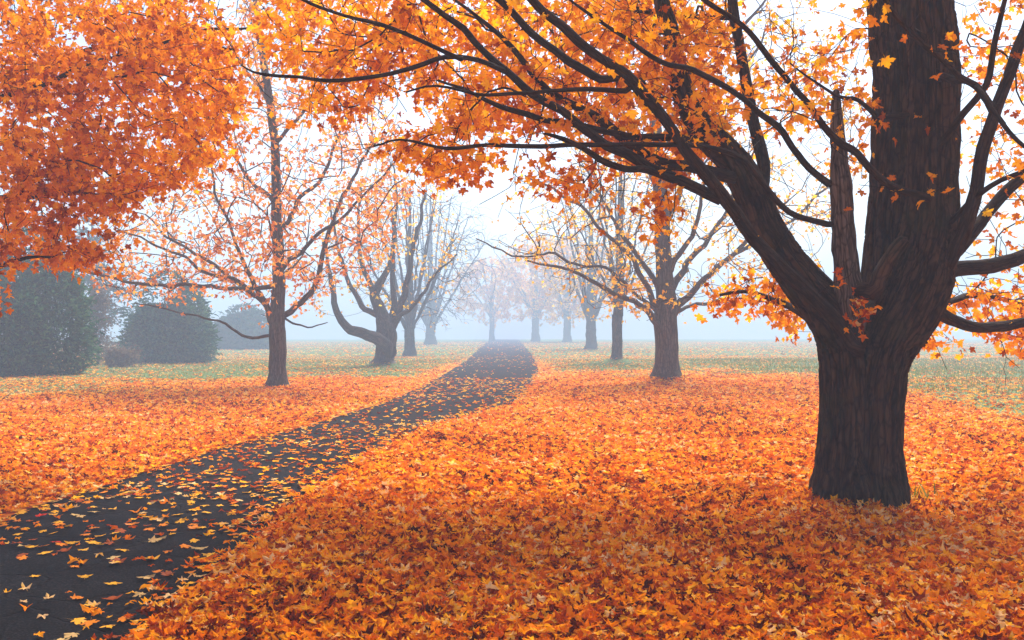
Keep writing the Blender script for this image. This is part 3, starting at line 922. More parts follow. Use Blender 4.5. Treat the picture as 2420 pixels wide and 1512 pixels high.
dead = LR([(2016, 770, 35, 8.35), (2006, 690, 33, 8.33), (1994, 560, 27, 8.3), (1988, 440, 24, 8.3), (1981, 350, 19, 8.3), (1977, 270, 14, 8.3), (1974, 215, 8, 8.3)])
dead_g = sk_main.path(dead, 0.06, 'near', wig=0.01, ok=False)
for nm, rows in LIMBS:
    limb_grp.append((nm, sk_main.path(LR(rows), 0.10, 'near', wig=0.022)))
snag_g = sk_main.path(LR([(2066, 690, 20, 8.1), (2085, 640, 18, 8.08), (2110, 600, 16, 8.06), (2136, 568, 15, 8.05)]), 0.05, 'near', wig=0.006, ok=False)

r = np.random.default_rng(21)
A = [px_attract([(580, -20), (620, 120), (660, 170), (720, 190), (716, 300), (750, 300), (830, 250), (900, 250), (940, 205), (985, 195), (1020, 290), (975, 305), (905, 335), (900, 380), (960, 355), (1000, 370), (985, 425), (1020, 440),
                 (1150, 430), (1160, 370), (1230, 300), (1400, 320), (1500, 400), (1680, 410), (1720, 320), (1740, -20)], 24, 8.2, 11.4, r),
     px_attract([(1230, 310), (1260, 395), (1300, 360), (1400, 370), (1500, 400), (1560, 420), (1600, 470), (1570, 570), (1540, 560), (1480, 520), (1400, 505), (1330, 480), (1270, 470), (1255, 420)], 12, 7.9, 9.8, r),
     px_attract([(1730, -20), (1720, 330), (1760, 330), (1860, 280), (1940, 300), (1960, 330), (2060, 300), (2050, -20)], 4, 8.6, 10.8, r),
     px_attract([(1640, 725), (1700, 685), (1780, 650), (1840, 610), (1880, 640), (1910, 720), (1945, 785), (1870, 785), (1790, 750), (1720, 740)], 18, 9.3, 11, r),
     px_attract([(1840, 560), (1940, 600), (1960, 690), (1890, 690), (1840, 610)], 4, 9.2, 11, r),
     px_attract([(1880, 280), (2040, 300), (2050, 460), (2010, 480), (1960, 380)], 3, 7.6, 9.5, r),
     px_attract([(2240, 680), (2300, 660), (2450, 660), (2500, 780), (2440, 840), (2370, 840), (2340, 800), (2260, 750)], 17, 9.2, 10.8, r),
     px_attract([(2165, 790), (2200, 770), (2250, 790), (2280, 830), (2230, 845), (2190, 830)], 11, 9, 10, r),
     px_attract([(2260, -30), (2480, -30), (2480, 330), (2300, 330)], 6.5, 8.6, 11, r),
     px_attract([(2290, 330), (2480, 330), (2480, 640), (2330, 640), (2280, 520)], 3.5, 8.6, 11, r),
     px_attract([(1600, 60), (1720, 150), (1950, 250), (2000, 420), (1960, 350), (1850, 250), (1680, 130)], 1.5, 6.9, 7.6, r),
     px_attract([(1640, 420), (1770, 420), (1860, 520), (1830, 560), (1700, 480)], 2.2, 7.7, 8.2, r),
     px_attract([(560, -60), (2500, -60), (2600, -700), (600, -500)], 1.0, 5.5, 11, r),
     px_attract([(2430, -200), (2700, -200), (2750, 820), (2450, 820)], 3, 7.5, 11, r)]
n_a = [len(a) for a in A]
A.append(np.column_stack([MX + r.normal(0, 2.6, 420), MY + r.normal(0, 2.4, 420), 7.4 + r.normal(0, 1.7, 420)]))
q = np.column_stack([r.uniform(-4.0, 8.0, 5200), r.uniform(2.5, 14.5, 5200), r.uniform(5.2, 10.5, 5200)])  # unseen extra crown over the lane, added to shade the nearby haze and ground
e = ((q[:, 0] - 2.0) / 6.2) ** 2 + ((q[:, 1] - 8.0) / 6.4) ** 2 + ((q[:, 2] - 6.5) / 4.2) ** 2
vq = HY - (q[:, 2] - CH) / q[:, 1] * F
A.append(q[(e < 1) & (vq < -70)][:1500])
A = np.concatenate(A)
ok = (A[:, 2] > 1.2) & ((A[:, 1] > 2.4))
A = A[ok]
hi = A[:, 2] > 6.0
sk_main.grow(A, step=0.13, pen=0.75, bend=0.35, jit=0.09, maxlen=3.5)
nfull = len(sk_main.tips)
r = np.random.default_rng(77)
lim = set(g for nm, g in limb_grp)
cand_n = np.array([i for i in range(sk_main.n) if sk_main.grp[i] in lim and sk_main.rad[i] < 0.07 and sk_main.pos[i][2] < 5.5])
S = []
for i in r.choice(cand_n, 620):
    dv = sk_main.dir[i]
    sd = r.normal(0, 1, 3); sd -= dv * sd.dot(dv); sd /= np.linalg.norm(sd)
    S.append(sk_main.pos[i] + (dv * r.uniform(0.3, 1.0) + sd * r.uniform(0.3, 0.8) + [0, 0, 0.1]) * r.uniform(0.3, 1.0))
S = np.array(S)
sk_main.grow(S[S[:, 1] > 5.5], step=0.09, pen=0.5, bend=0.3, jit=0.14, maxlen=1.2)
tips = np.array(sk_main.tips[:nfull] + [t for t in sk_main.tips[nfull:] if r.random() < 0.04])
sk_main.finish(0.0030, 2.35)
for nm, g in limb_grp:
    o = obj('limb', rel(tube_mesh('limb', sk_main.chains([g]), lump=0.10), (MX, MY, 0)), M_LIMB, main_root)
    ch = sk_main.chains([1000 + g])
    if ch: obj('twig_canopy', rel(tube_mesh('twig_canopy', ch), (MX, MY, 0)), M_LIMB, o)
o = obj('dead_stub', rel(tube_mesh('dead_stub', sk_main.chains([dead_g]), sides=16, lump=0.16), (MX, MY, 0)), M_DEAD, main_root)
o['label'] = 'dead grey upright stub with its bark peeled off'
o = obj('snag', rel(tube_mesh('snag', sk_main.chains([snag_g]), sides=10, lump=0.25), (MX, MY, 0)), M_BARK, main_root)
o['label'] = 'short broken snag leaning on the right stem'
obj('twig_canopy', rel(tube_mesh('twig_canopy', sk_main.chains([1001, 1002, 1003])), (MX, MY, 0)), M_LIMB, main_root)
me_ = leaves_on(sk_main, tips, 10, 0.061, T_FULL, np.random.default_rng(31), 'crown', spread=0.16, back=4)
obj('crown', rel(me_, (MX, MY, 0)), M_LEAF, main_root)

# leaves banked against the foot of the trunk
r = np.random.default_rng(18)
n_ = 1300
a = r.uniform(0, 6.283, n_); rad = 0.37 + np.abs(r.normal(0, 0.15, n_)) + 0.06 * vnoise(a * 2, a * 0, 3)
px_, py_ = MX + np.cos(a) * rad, MY + np.sin(a) * rad * 0.9
bp_ = np.column_stack([px_, py_, height(px_, py_) + 0.02 + r.uniform(0, 1, n_) * np.clip(0.14 - (rad - 0.38) * 0.42, 0.01, 1) * (0.6 + 0.5 * vnoise(a * 3, a * 0, 4))])
me_ = scatter_mesh('banked_leaves', bp_, np.column_stack([np.cos(a + r.normal(0, 1, n_)), np.sin(a + r.normal(0, 1, n_)), r.normal(0, 0.4, n_)]),
                   np.column_stack([np.cos(a) * 0.6 + r.normal(0, .4, n_), np.sin(a) * 0.6 + r.normal(0, .4, n_), np.ones(n_)]), r.uniform(0.03, 0.065, n_), T_CURL, r)
tag(obj('banked_leaves', me_, M_FALL), 'fallen leaves banked against the foot of the large dark maple', 'leaves', None, 'stuff')

# leaves caught in the fork
r = np.random.default_rng(8)
fp = []
for u, v, d, n_ in ((2030, 745, 8.05, 14), (2012, 778, 8.0, 7), (2052, 712, 8.1, 8), (1985, 672, 8.1, 4), (2030, 700, 8.2, 3)):
    for _ in range(n_):
        fp.append(P(u + r.normal(0, 11), v + r.normal(0, 16), d + r.normal(0, 0.05)))
fp = np.array(fp)
me_ = scatter_mesh('caught_leaves', fp, r.normal(0, 1, fp.shape) + [0, -0.3, -0.5], r.normal(0, 0.6, fp.shape) + [0, -1, 0.6], r.uniform(0.045, 0.075, len(fp)), T_CURL, r)
tag(obj('caught_leaves', me_, M_FALL), 'fallen leaves heaped in the fork of the large dark maple', 'leaves', None, 'stuff')

# green weed at the foot of the trunk
def blades(name, pos, hgt, wid, r, lean=0.35, seg=3):
    VV, TT, b = [], [], 0
    for p_, h_, w_ in zip(pos, hgt, wid):
        a = r.uniform(0, 6.28); ln = r.normal(0, lean) * h_
        dx, dy = math.cos(a), math.sin(a)
        px_, py_ = -dy, dx
        for k in range(seg):
            t = k / seg
            ww = w_ * (1 - t * 0.6)
            c = np.array([p_[0] + dx * ln * t * t, p_[1] + dy * ln * t * t, p_[2] + h_ * t])
            VV += [c + np.array([px_, py_, 0]) * ww, c - np.array([px_, py_, 0]) * ww]
        VV.append(np.array([p_[0] + dx * ln, p_[1] + dy * ln, p_[2] + h_ * 0.95]))
        for k in range(seg - 1):
            i = b + 2 * k
            TT += [(i, i + 1, i + 3), (i, i + 3, i + 2)]
        i = b + 2 * (seg - 1)
        TT.append((i, i + 1, i + 2))
        b += 2 * seg + 1
    return mesh_from(name, np.array(VV), np.array(TT), smooth=False)


r = np.random.default_rng(9)
wx, wy = P(2150, 1185, 8.55)[:2]
n_ = 70
wp = np.column_stack([wx + r.normal(0, 0.11, n_), wy + r.normal(0, 0.08, n_), np.zeros(n_)]); wp[:, 2] = height(wp[:, 0], wp[:, 1])
wr = empty('weed_tuft', (wx, wy, float(height(wx, wy))), 'small green weed tuft at the right foot of the large dark trunk', 'plant')
obj('blades', rel(blades('blades', wp, r.uniform(0.08, 0.22, n_), r.uniform(0.004, 0.012, n_), r, 0.8), wr.location), M_GRASS, wr)

# ------------------------------------------------------------------ the maple off to the left whose branches hang into view
LX, LY = -9.2, 11.6
left_root = empty('maple_tree', (LX, LY, 0), 'dense deep orange maple whose boughs hang in from the left edge', 'tree')
skl = Skel(90000, np.random.default_rng(6))
skl.path([[LX, LY, -0.1, 0.42], [LX + 0.05, LY, 0.8, 0.34], [LX, LY, 2.0, 0.31], [LX - 0.1, LY, 3.5, 0.26], [LX, LY + 0.1, 6, 0.19], [LX + 0.1, LY, 9, 0.09], [LX, LY, 11, 0.03]], 0.2, wig=0.05, ok_from=0.4)
tr_g = 1
lg = []
for pts in ([(LX, LY, 2.3, .10), (-7.2, 11, 3.4, .06), (-5.2, 10.4, 4.3, .03), (-3.6, 10, 4.6, .015), (-2.9, 9.9, 4.5, .01)],
            [(LX, LY, 1.9, .09), (-7.4, 10.6, 2.5, .05), (-5.6, 10.2, 3.0, .025), (-4.6, 10, 3.0, .012)],
            [(LX, LY, 1.7, .10), (-7.6, 10.8, 2.0, .06), (-6, 10.2, 2.2, .04), (-4.8, 9.9, 2.3, .012)],
            [(LX, LY, 3.0, .13), (-7.4, 10.4, 4.6, .09), (-5.6, 9.6, 5.6, .05), (-4.0, 9, 6.2, .02)],
            [(LX, LY, 3.3, .10), (-7.3, 12.3, 4.6, .06), (-5, 12, 5.2, .03), (-3, 11.4, 5.2, .012)],
            [(LX, LY, 2.6, .09), (-7, 12, 3.1, .05), (-5.2, 11.8, 3.3, .025), (-3.9, 11.5, 3.5, .012)],
            [(LX, LY, 3.0, .12), (-9.6, 9.2, 4.4, .07), (-9.4, 7.4, 5, .03)],
            [(LX, LY, 3.2, .12), (-11.2, 12.4, 4.8, .07), (-13, 13, 5.6, .03)],
            [(LX, LY, 3.6, .12), (-9.5, 14, 5.2, .07), (-9, 16, 6.2, .03)],
            [(LX, LY, 4.5, .11), (-8, 11, 6.4, .07), (-6.6, 10.6, 7.8, .03)]):
    lg.append(skl.path([list(q) for q in pts], 0.15, 'near', wig=0.05))
r = np.random.default_rng(22)
holes = [[(110, 425), (220, 430), (215, 470), (120, 468)], [(-10, 225), (60, 240), (50, 262), (-10, 300)], [(330, 455), (480, 470), (440, 560), (330, 540)],
         [(150, 60), (185, 60), (185, 120), (150, 120)], [(255, 118), (300, 118), (300, 150), (255, 150)]]
A = [px_attract([(-20, -20), (520, -20), (560, 120), (585, 220), (600, 275), (545, 310), (555, 370), (470, 385), (440, 440), (380, 440), (340, 400), (-20, 420)], 33, 9.2, 12.6, r, holes),
     px_attract([(-20, 400), (340, 410), (380, 445), (430, 445), (380, 470), (290, 490), (270, 560), (240, 590), (200, 620), (120, 620), (60, 600), (-20, 600)], 24, 9.4, 11.6, r, holes),
     px_attract([(100, 590), (290, 580), (295, 625), (210, 625), (130, 620)], 26, 9.6, 10.6, r),
     px_attract([(-20, 610), (40, 620), (50, 640), (-20, 650)], 14, 9.6, 10.6, r),
     px_attract([(-30, 665), (40, 685), (50, 700), (15, 725), (-30, 725)], 20, 9.6, 10.4, r),
     px_attract([(-400, -400), (540, -400), (540, -20), (-400, -20)], 4.5, 9, 13, r),
     px_attract([(-500, -30), (-20, -30), (-20, 700), (-500, 600)], 5, 9, 13, r)]
q = np.column_stack([r.uniform(-15, -2.5, 3500), r.uniform(5, 18, 3500), r.uniform(3.5, 11, 3500)])  # out-of-view crown of the left maple, enlarged to deepen the foreground shade
e = ((q[:, 0] - LX) / 6.4) ** 2 + ((q[:, 1] - LY) / 6.2) ** 2 + ((q[:, 2] - 6.6) / 4.4) ** 2
vq = HY - (q[:, 2] - CH) / q[:, 1] * F; uq = CX + q[:, 0] / q[:, 1] * F
A.append(q[(e < 1) & ((vq < -60) | (uq < -60))][:1500])
A = np.concatenate(A)
A = A[A[:, 2] > 1.4]
skl.grow(A, step=0.15, pen=0.7, bend=0.35, jit=0.08, maxlen=7)
skl.finish(0.0030, 2.35)
obj('trunk', rel(tube_mesh('trunk', skl.chains([tr_g]), sides=20, lump=0.1), (LX, LY, 0)), M_BARK, left_root)
for g in lg:
    o = obj('limb', rel(tube_mesh('limb', skl.chains([g]), lump=0.10), (LX, LY, 0)), M_LIMB, left_root)
    ch = skl.chains([1000 + g])
    if ch: obj('twig_canopy', rel(tube_mesh('twig_canopy', ch), (LX, LY, 0)), M_LIMB, o)
obj('twig_canopy', rel(tube_mesh('twig_canopy', skl.chains([1000 + tr_g])), (LX, LY, 0)), M_LIMB, left_root)
me_ = leaves_on(skl, skl.tips, 11.5, 0.061, T_FULL, np.random.default_rng(32), 'crown', spread=0.16, back=4)
obj('crown', rel(me_, (LX, LY, 0)), M_LEAF_L, left_root)


# ------------------------------------------------------------------ the trees of the avenue
def avenue_tree(base_px, d, trunk, limbs, attract, label, leafmat, per, size, temps, seed, tip=0.006, barkm=None, step=0.3, pen=0.8, bend=0.4, keep=1.0, up=0.0, group=None, flare=1.35, maxlen=6, back=3, wig=0.085):
    r = np.random.default_rng(seed)
    b = P(base_px[0], base_px[1], d)
    z0 = float(height(b[0], b[1]))
    root = empty('maple_tree', (b[0], b[1], z0), label, 'tree', group)
    s = Skel(60000, r)
    rows = [[*P(u, v, dd), rp * d / F] for (u, v, rp, dd) in [(q + (d,))[:4] if len(q) == 3 else q for q in trunk]]
    rows[0][2] = z0 - 0.12
    rows[0][3] *= flare
    tg = s.path(rows, 0.18, -1, wig=0.02, ok_from=0.28)
    gl = []
    for lm in limbs:
        rw = [[*P(q[0], q[1], q[3] if len(q) > 3 else d), q[2] * d / F] for q in lm]
        gl.append(s.path(rw, 0.2, 'near', wig=wig))
    s.grow(attract(r), step=step, pen=pen, bend=bend, jit=0.11, up=up, maxlen=maxlen)
    s.finish(tip, 2.3)
    loc = (b[0], b[1], z0)
    obj('trunk', rel(tube_mesh('trunk', s.chains([tg]), sides=16, lump=0.10), loc), barkm or M_GREY, root)
    for g in gl:
        o = obj('limb', rel(tube_mesh('limb', s.chains([g]), lump=0.08), loc), barkm or M_GREY, root)
        ch = s.chains([1000 + g])
        if ch: obj('twig_canopy', rel(tube_mesh('twig_canopy', ch), loc), M_TWIG, o)
    ch = s.chains([1000 + tg])
    if ch: obj('twig_canopy', rel(tube_mesh('twig_canopy', ch), loc), M_TWIG, root)
    me_ = leaves_on(s, s.tips, per, size, temps, r, 'crown', spread=0.25, droop=0.5, back=back, keep=keep)
    if me_ is not None:
        obj('crown', rel(me_, loc), leafmat, root)
    return root


def lin(pts, r0, r1, d0, d1):
    n = len(pts)
    return [(u, v, r0 + (r1 - r0) * i / (n - 1), d0 + (d1 - d0) * i / (n - 1)) for i, (u, v) in enumerate(pts)]


# left young maple, coral leaves
D2 = 24.6
avenue_tree((655, 915), D2,
    [(655, 925, 24), (656, 880, 21), (656, 800, 20), (657, 740, 17), (657, 640, 14), (652, 480, 12), (650, 340, 10), (634, 220, 9), (618, 110, 8), (606, 30, 6), (596, -80, 3)],
    [lin([(672, 745), (700, 728), (735, 690), (760, 620), (772, 550), (800, 480), (840, 405), (880, 330)], 8, 3, D2, 25.6),
     lin([(664, 640), (700, 600), (745, 560), (800, 520), (865, 465), (930, 390)], 6, 2, D2, 23.6),
     lin([(645, 676), (580, 682), (516, 681), (400, 671), (300, 662), (233, 647), (150, 630), (80, 612)], 6, 1.5, D2, 22.6),
     lin([(640, 745), (616, 714), (566, 677), (533, 644), (483, 614), (433, 584), (400, 560), (340, 510)], 7, 2, D2, 25.6),
     lin([(600, 700), (566, 665), (520, 655), (466, 634), (416, 604), (366, 584), (320, 556), (270, 535)], 5, 1.5, 24.3, 23.3),
     lin([(640, 792), (583, 794), (533, 764), (483, 754), (383, 734), (316, 717)], 4, 1.2, D2, 23.4),
     lin([(645, 770), (630, 731), (610, 691), (590, 647), (573, 614), (556, 560), (530, 500), (505, 420), (490, 350)], 7, 2, D2, 24),
     lin([(655, 560), (700, 480), (760, 420), (800, 330), (830, 250)], 6, 2, D2, 25.5),
     lin([(648, 480), (600, 430), (560, 390), (530, 330), (480, 280)], 5, 2, D2, 24),
     lin([(672, 752), (700, 770), (740, 772), (770, 760)], 3, 1, D2, 23.4),
     lin([(650, 340), (700, 290), (740, 230), (770, 160), (790, 80)], 5, 1.5, D2, 24),
     lin([(640, 250), (600, 190), (560, 130), (520, 60), (490, -20)], 5, 1.5, D2, 25.2),
     lin([(655, 660), (655, 600), (640, 540), (600, 470)], 4, 1.5, D2, 22.2), lin([(657, 700), (670, 650), (710, 610), (730, 540)], 4, 1.5, D2, 27)],
    lambda r: np.concatenate([px_attract([(170, 620), (320, 500), (420, 380), (520, 200), (560, 0), (700, -60), (850, 120), (960, 300), (980, 480), (900, 640), (780, 700), (690, 740), (620, 700), (480, 700), (300, 720)], 28, D2 - 3.2, D2 + 3.2, r),
                              px_attract([(430, 500), (560, 420), (640, 600), (640, 760), (560, 740), (470, 700), (380, 690)], 10, D2 - 2.5, D2 + 2, r),
                              px_attract([(680, 640), (780, 560), (930, 380), (980, 480), (850, 620), (760, 690), (700, 760)], 7, D2 - 2.5, D2 + 2, r)]),
    'slender maple with sparse coral leaves on the left lawn', M_LEAF_P, 6.0, 0.095, T_MID, 301, tip=0.0068, step=0.25, keep=0.95)

# right maple, bare boughs with golden leaves
D11 = 26.4
avenue_tree((1575, 905), D11,
    [(1575, 915, 32), (1574, 860, 29), (1574, 780, 28), (1573, 720, 25), (1569, 640, 20), (1566, 560, 18), (1560, 460, 16), (1552, 350, 14), (1545, 230, 12), (1550, 90, 10), (1560, -60, 7), (1570, -250, 3)],
    [lin([(1560, 800), (1548, 770), (1530, 735), (1502, 711), (1466, 696), (1411, 668), (1356, 645), (1300, 628), (1235, 612)], 9, 2, D11, 24.5),
     lin([(1560, 730), (1540, 700), (1520, 663), (1495, 612), (1460, 575), (1420, 540), (1370, 490), (1310, 450), (1240, 420)], 8, 2, D11, 25),
     lin([(1562, 700), (1530, 640), (1495, 590), (1470, 560), (1440, 510), (1410, 450), (1370, 390)], 7, 2, D11, 27),
     lin([(1555, 740), (1520, 712), (1470, 665), (1429, 632), (1356, 620), (1282, 600), (1227, 604), (1172, 590), (1130, 565)], 5, 1.2, D11, 23.8),
     lin([(1590, 745), (1608, 715), (1642, 685), (1693, 640), (1745, 590), (1800, 530), (1860, 470)], 10, 2.5, D11, 26),
     lin([(1585, 690), (1605, 650), (1635, 612), (1670, 570), (1705, 510), (1735, 440), (1780, 360)], 9, 2.5, D11, 27.5),
     lin([(1576, 650), (1600, 610), (1630, 560), (1648, 500), (1660, 420), (1690, 320)], 8, 2, D11, 25.5),
     lin([(1566, 540), (1600, 470), (1640, 380), (1700, 280), (1760, 160), (1820, 60)], 7, 2, D11, 27),
     lin([(1560, 460), (1520, 390), (1480, 300), (1440, 200)], 6, 2, D11, 25.8),
     lin([(1552, 350), (1600, 250), (1680, 140), (1780, 40), (1860, -60)], 6, 2, D11, 25.2),
     lin([(1590, 740), (1660, 720), (1740, 715), (1810, 690), (1880, 640)], 5, 1.5, D11, 28.5),
     lin([(1720, 610), (1800, 560), (1890, 500), (1970, 420), (2040, 320)], 5, 1.5, 26, 27)],
    lambda r: np.concatenate([px_attract([(1150, 580), (1200, 440), (1330, 330), (1420, 100), (1560, -200), (1800, -150), (1990, 100), (2060, 350), (2000, 560), (1880, 680), (1700, 720), (1600, 730), (1500, 740), (1380, 720), (1240, 640)], 23, D11 - 3.5, D11 + 3.5, r),
                              px_attract([(1280, 640), (1420, 600), (1560, 660), (1620, 740), (1540, 770), (1450, 745), (1350, 700)], 9, D11 - 3, D11 + 1, r)]),
    'sturdy maple right of the lane with bare boughs and golden lower leaves', M_LEAF_Y, 6.0, 0.09, T_MID, 302, tip=0.0068, step=0.25, keep=0.52)

# gnarled maple with the swollen twisted trunk
D3 = 40.0
avenue_tree((907, 868), D3,
    [(907, 876, 30), (907, 850, 24), (912, 815, 24), (914, 788, 25), (905, 755, 17), (893, 722, 14), (884, 698, 12), (893, 678, 10), (906, 655, 8), (922, 620, 6), (930, 560, 4), (926, 500, 2)],
    [lin([(922, 830), (895, 800), (862, 788), (835, 782), (812, 764), (796, 735), (788, 690), (778, 640), (762, 570)], 16, 3, D3 - .5, 38.5),
     lin([(918, 790), (932, 760), (948, 715), (960, 660), (975, 600), (990, 530), (1005, 460)], 11, 3, D3, 40.5),
     lin([(890, 715), (870, 660), (850, 600), (845, 520), (855, 430)], 8, 2, D3, 41),
     lin([(905, 750), (870, 735), (835, 690), (810, 630), (790, 560), (780, 480)], 8, 2, D3, 39),
     lin([(930, 760), (965, 730), (1000, 690), (1040, 640), (1080, 600)], 6, 1.5, D3, 38.5),
     lin([(915, 780), (930, 720), (925, 650), (930, 570), (935, 480), (930, 390)], 9, 2, D3, 42)],
    lambda r: px_attract([(720, 740), (740, 600), (770, 440), (850, 330), (980, 350), (1070, 480), (1100, 600), (1060, 680), (980, 740), (860, 745)], 26, D3 - 4, D3 + 4, r),
    'gnarled maple with swollen twisted trunk and elbowed low limb', M_LEAF_Y, 4.0, 0.13, T_LOW, 303, tip=0.006, step=0.35, keep=0.75)


def fan_limbs(u, vf, d, n, h, spread, r0, seed, wpx):
    r = np.random.default_rng(seed)
    res = []
    for k in range(n):
        t = (k + 0.5) / n * 2 - 1 + r.normal(0, 0.06)
        dd = d + r.uniform(-1, 1) * wpx * spread * d / F * 0.8
        top = vf - h * (1 - 0.45 * t * t) * r.uniform(0.8, 1.05)
        ue = u + t * wpx * spread
        res.append(lin([(u + t * 3, vf + 6), (u + (ue - u) * 0.28, vf - (vf - top) * 0.25), (u + (ue - u) * 0.62, vf - (vf - top) * 0.6), (ue, top)], r0 * r.uniform(0.75, 1.1), 1.0, d, dd))
    return res


def far_tree(u, v, d, rp, vf, top, wl_, wr_, crown_lo, n_att, label, leafmat, per, size, keep, seed, nl=7, tip=0.008, lean=0, up=0.1, group=None):
    """a tree down the avenue: trunk px radius rp, fork at vf, crown from crown_lo up to top, wl_/wr_ its reach left and right"""
    wpx = (wl_ + wr_) / 2
    cu = u + (wr_ - wl_) / 2
    depth = wpx * d / F * 0.85

    def att(r):
        t = r.uniform(0, 2 * math.pi, n_att * 3); ph = r.uniform(-1, 1, n_att * 3); rad = r.uniform(0.25, 1, n_att * 3) ** 0.45
        q = np.column_stack([np.cos(t) * np.sqrt(1 - ph ** 2), np.sin(t) * np.sqrt(1 - ph ** 2), ph]) * rad[:, None]
        cv = (crown_lo + top) / 2
        hv = (crown_lo - top) / 2
        dd = d + q[:, 1] * depth
        uu = cu + q[:, 0] * wpx
        vv = cv - q[:, 2] * hv
        k = (vv < vf + 40 * (np.abs(uu - u) / wpx)) | (rad > 0.85)
        return np.column_stack([(uu - CX) / F * d, dd, CH + (HY - vv) / F * d])[k][:n_att]
    return avenue_tree((u, v), d, [(u, v + 4, rp * 1.05), (u, v - 20, rp), (u + lean * 0.3, vf + 15, rp * 0.95), (u + lean * 0.5, vf, rp * 0.9), (u + lean, vf - (vf - top) * 0.45, rp * 0.5), (u + lean, top + 20, 1.5)],
                       fan_limbs(u + lean * 0.5, vf, d, nl, vf - top, 0.8, rp * 0.36, seed + 1, wpx), att, label, leafmat, per, size, T_LOW, seed, tip=tip, step=0.5, pen=0.9, bend=0.45, keep=keep, up=up, group=group, maxlen=12 * d / 60 + 6, back=2, wig=0.07)


far_tree(968, 840, 61, 13, 782, 420, 150, 190, 790, 1100, 'bare vase-shaped tree with upswept twigs just behind the gnarled maple', M_LEAF_Y, 1.2, 0.16, 0.22, 401, nl=11, tip=0.0095)
far_tree(1017, 814, 118, 12, 772, 440, 140, 190, 790, 1000, 'leafless fan-shaped tree farthest back on the left of the lane', M_LEAF_Y, 1.0, 0.2, 0.10, 402, nl=11, tip=0.016)
far_tree(1162, 806, 176, 6, 745, 600, 105, 115, 772, 420, 'faint low domed orange tree standing in fog at the end of the lane', M_LEAF_Y, 8, 0.50, 1.0, 403, nl=6, tip=0.022)
far_tree(1265, 807, 165, 9, 745, 550, 110, 130, 765, 520, 'pale gold tree right of the lane end, first beyond the asphalt crest', M_LEAF_Y, 9, 0.46, 1.0, 404, nl=7, tip=0.02)
far_tree(1340, 809, 150, 9, 745, 545, 110, 120, 775, 480, 'pale orange tree second from the lane end on the right', M_LEAF_Y, 8, 0.43, 1.0, 405, nl=7, tip=0.019)
far_tree(1396, 826, 84, 13, 762, 380, 150, 150, 770, 560, 'foggy tree with twiggy crown between the slim trunk and the orange one', M_LEAF_Y, 4, 0.22, 0.6, 406, nl=9, tip=0.012)
far_tree(1457, 858, 45.7, 13, 730, 250, 150, 190, 720, 620, 'slim grey tree close behind the sturdy maple on its left', M_LEAF_Y, 4, 0.15, 0.5, 407, nl=8, tip=0.006, lean=8)


# ------------------------------------------------------------------ evergreens and brush on the left
def cedar(u, v, d, wpx, hpx, n, label, mat, seed, sz=0.16, lobes=5, lo=0.0, name='cedar_tree'):
    r = np.random.default_rng(seed)
    b = P(u, v, d); z0 = float(height(b[0], b[1])); k = d / F
    rw, h = wpx * k, hpx * k
    root = empty(name, (b[0], b[1], z0), label, 'tree')
    s = [([b[0], b[1], z0 - 0.1], 0.16), ([b[0], b[1], z0 + h * 0.5], 0.10), ([b[0], b[1], z0 + h * 0.92], 0.02)]
    chains = [(np.array([q[0] for q in s]), np.array([q[1] for q in s]))]
    obj('trunk', rel(tube_mesh('trunk', chains, sides=8), (b[0], b[1], z0)), M_GREY, root)
    # lobes of foliage: upright ovals leaning out from the stem, covered in flat drooping sprays
    pos, yy, zz = [], [], []
    cl = [(0, 0, 0.5 * h, rw * 0.8, h * 0.52)]
    for q in range(lobes):
        a = 2 * math.pi * q / lobes + r.uniform(-.3, .3)
        hh = h * r.uniform(0.45, 0.9)
        cl.append((math.cos(a) * rw * 0.5, math.sin(a) * rw * 0.5, hh * 0.5 + lo * h, rw * r.uniform(0.38, 0.55), hh * 0.52))
    for (cx, cy, cz, cr, ch_) in cl:
        m = int(n / len(cl))
        t = r.uniform(0, 2 * math.pi, m); ph = r.uniform(-1, 1, m)
        rad = r.uniform(0.5, 1.08, m) ** 0.6
        taper = np.clip(1.0 - 0.28 * ph, 0.3, 1.2)
        lump = 1 + 0.34 * vnoise(t * 2.6 + cx * 3, ph * 4 + cy, seed) + 0.22 * vnoise(t * 6, ph * 11, seed + 1) + 0.15 * r.normal(0, 0.5, m)
        sq = np.sqrt(np.clip(1 - np.abs(ph) ** 2.6, 0, 1))
        x = cx + np.cos(t) * sq * cr * rad * taper * lump
        y = cy + np.sin(t) * sq * cr * rad * taper * lump
        z = cz + ph * ch_ * (0.95 + 0.1 * lump)
        kk = z > 0.02
        pos.append(np.column_stack([x, y, z])[kk])
        o_ = np.column_stack([np.cos(t), np.sin(t), ph * 0.3 + r.normal(0, .4, m)])[kk]
        yy.append(o_ + r.normal(0, 0.45, o_.shape))
        zz.append(r.normal(0, 1, o_.shape) + [0, 0, 0.5])
    pos = np.concatenate(pos); yy = np.concatenate(yy); zz = np.concatenate(zz)
    me_ = scatter_mesh('crown', pos, yy, zz, r.uniform(0.6, 1.3, len(pos)) * sz, [leaf_template(SPRAY, 0.15, 0.2, 0.04, False, q) for q in (1, 2)], r)
    obj('crown', me_, mat, root)
    return root


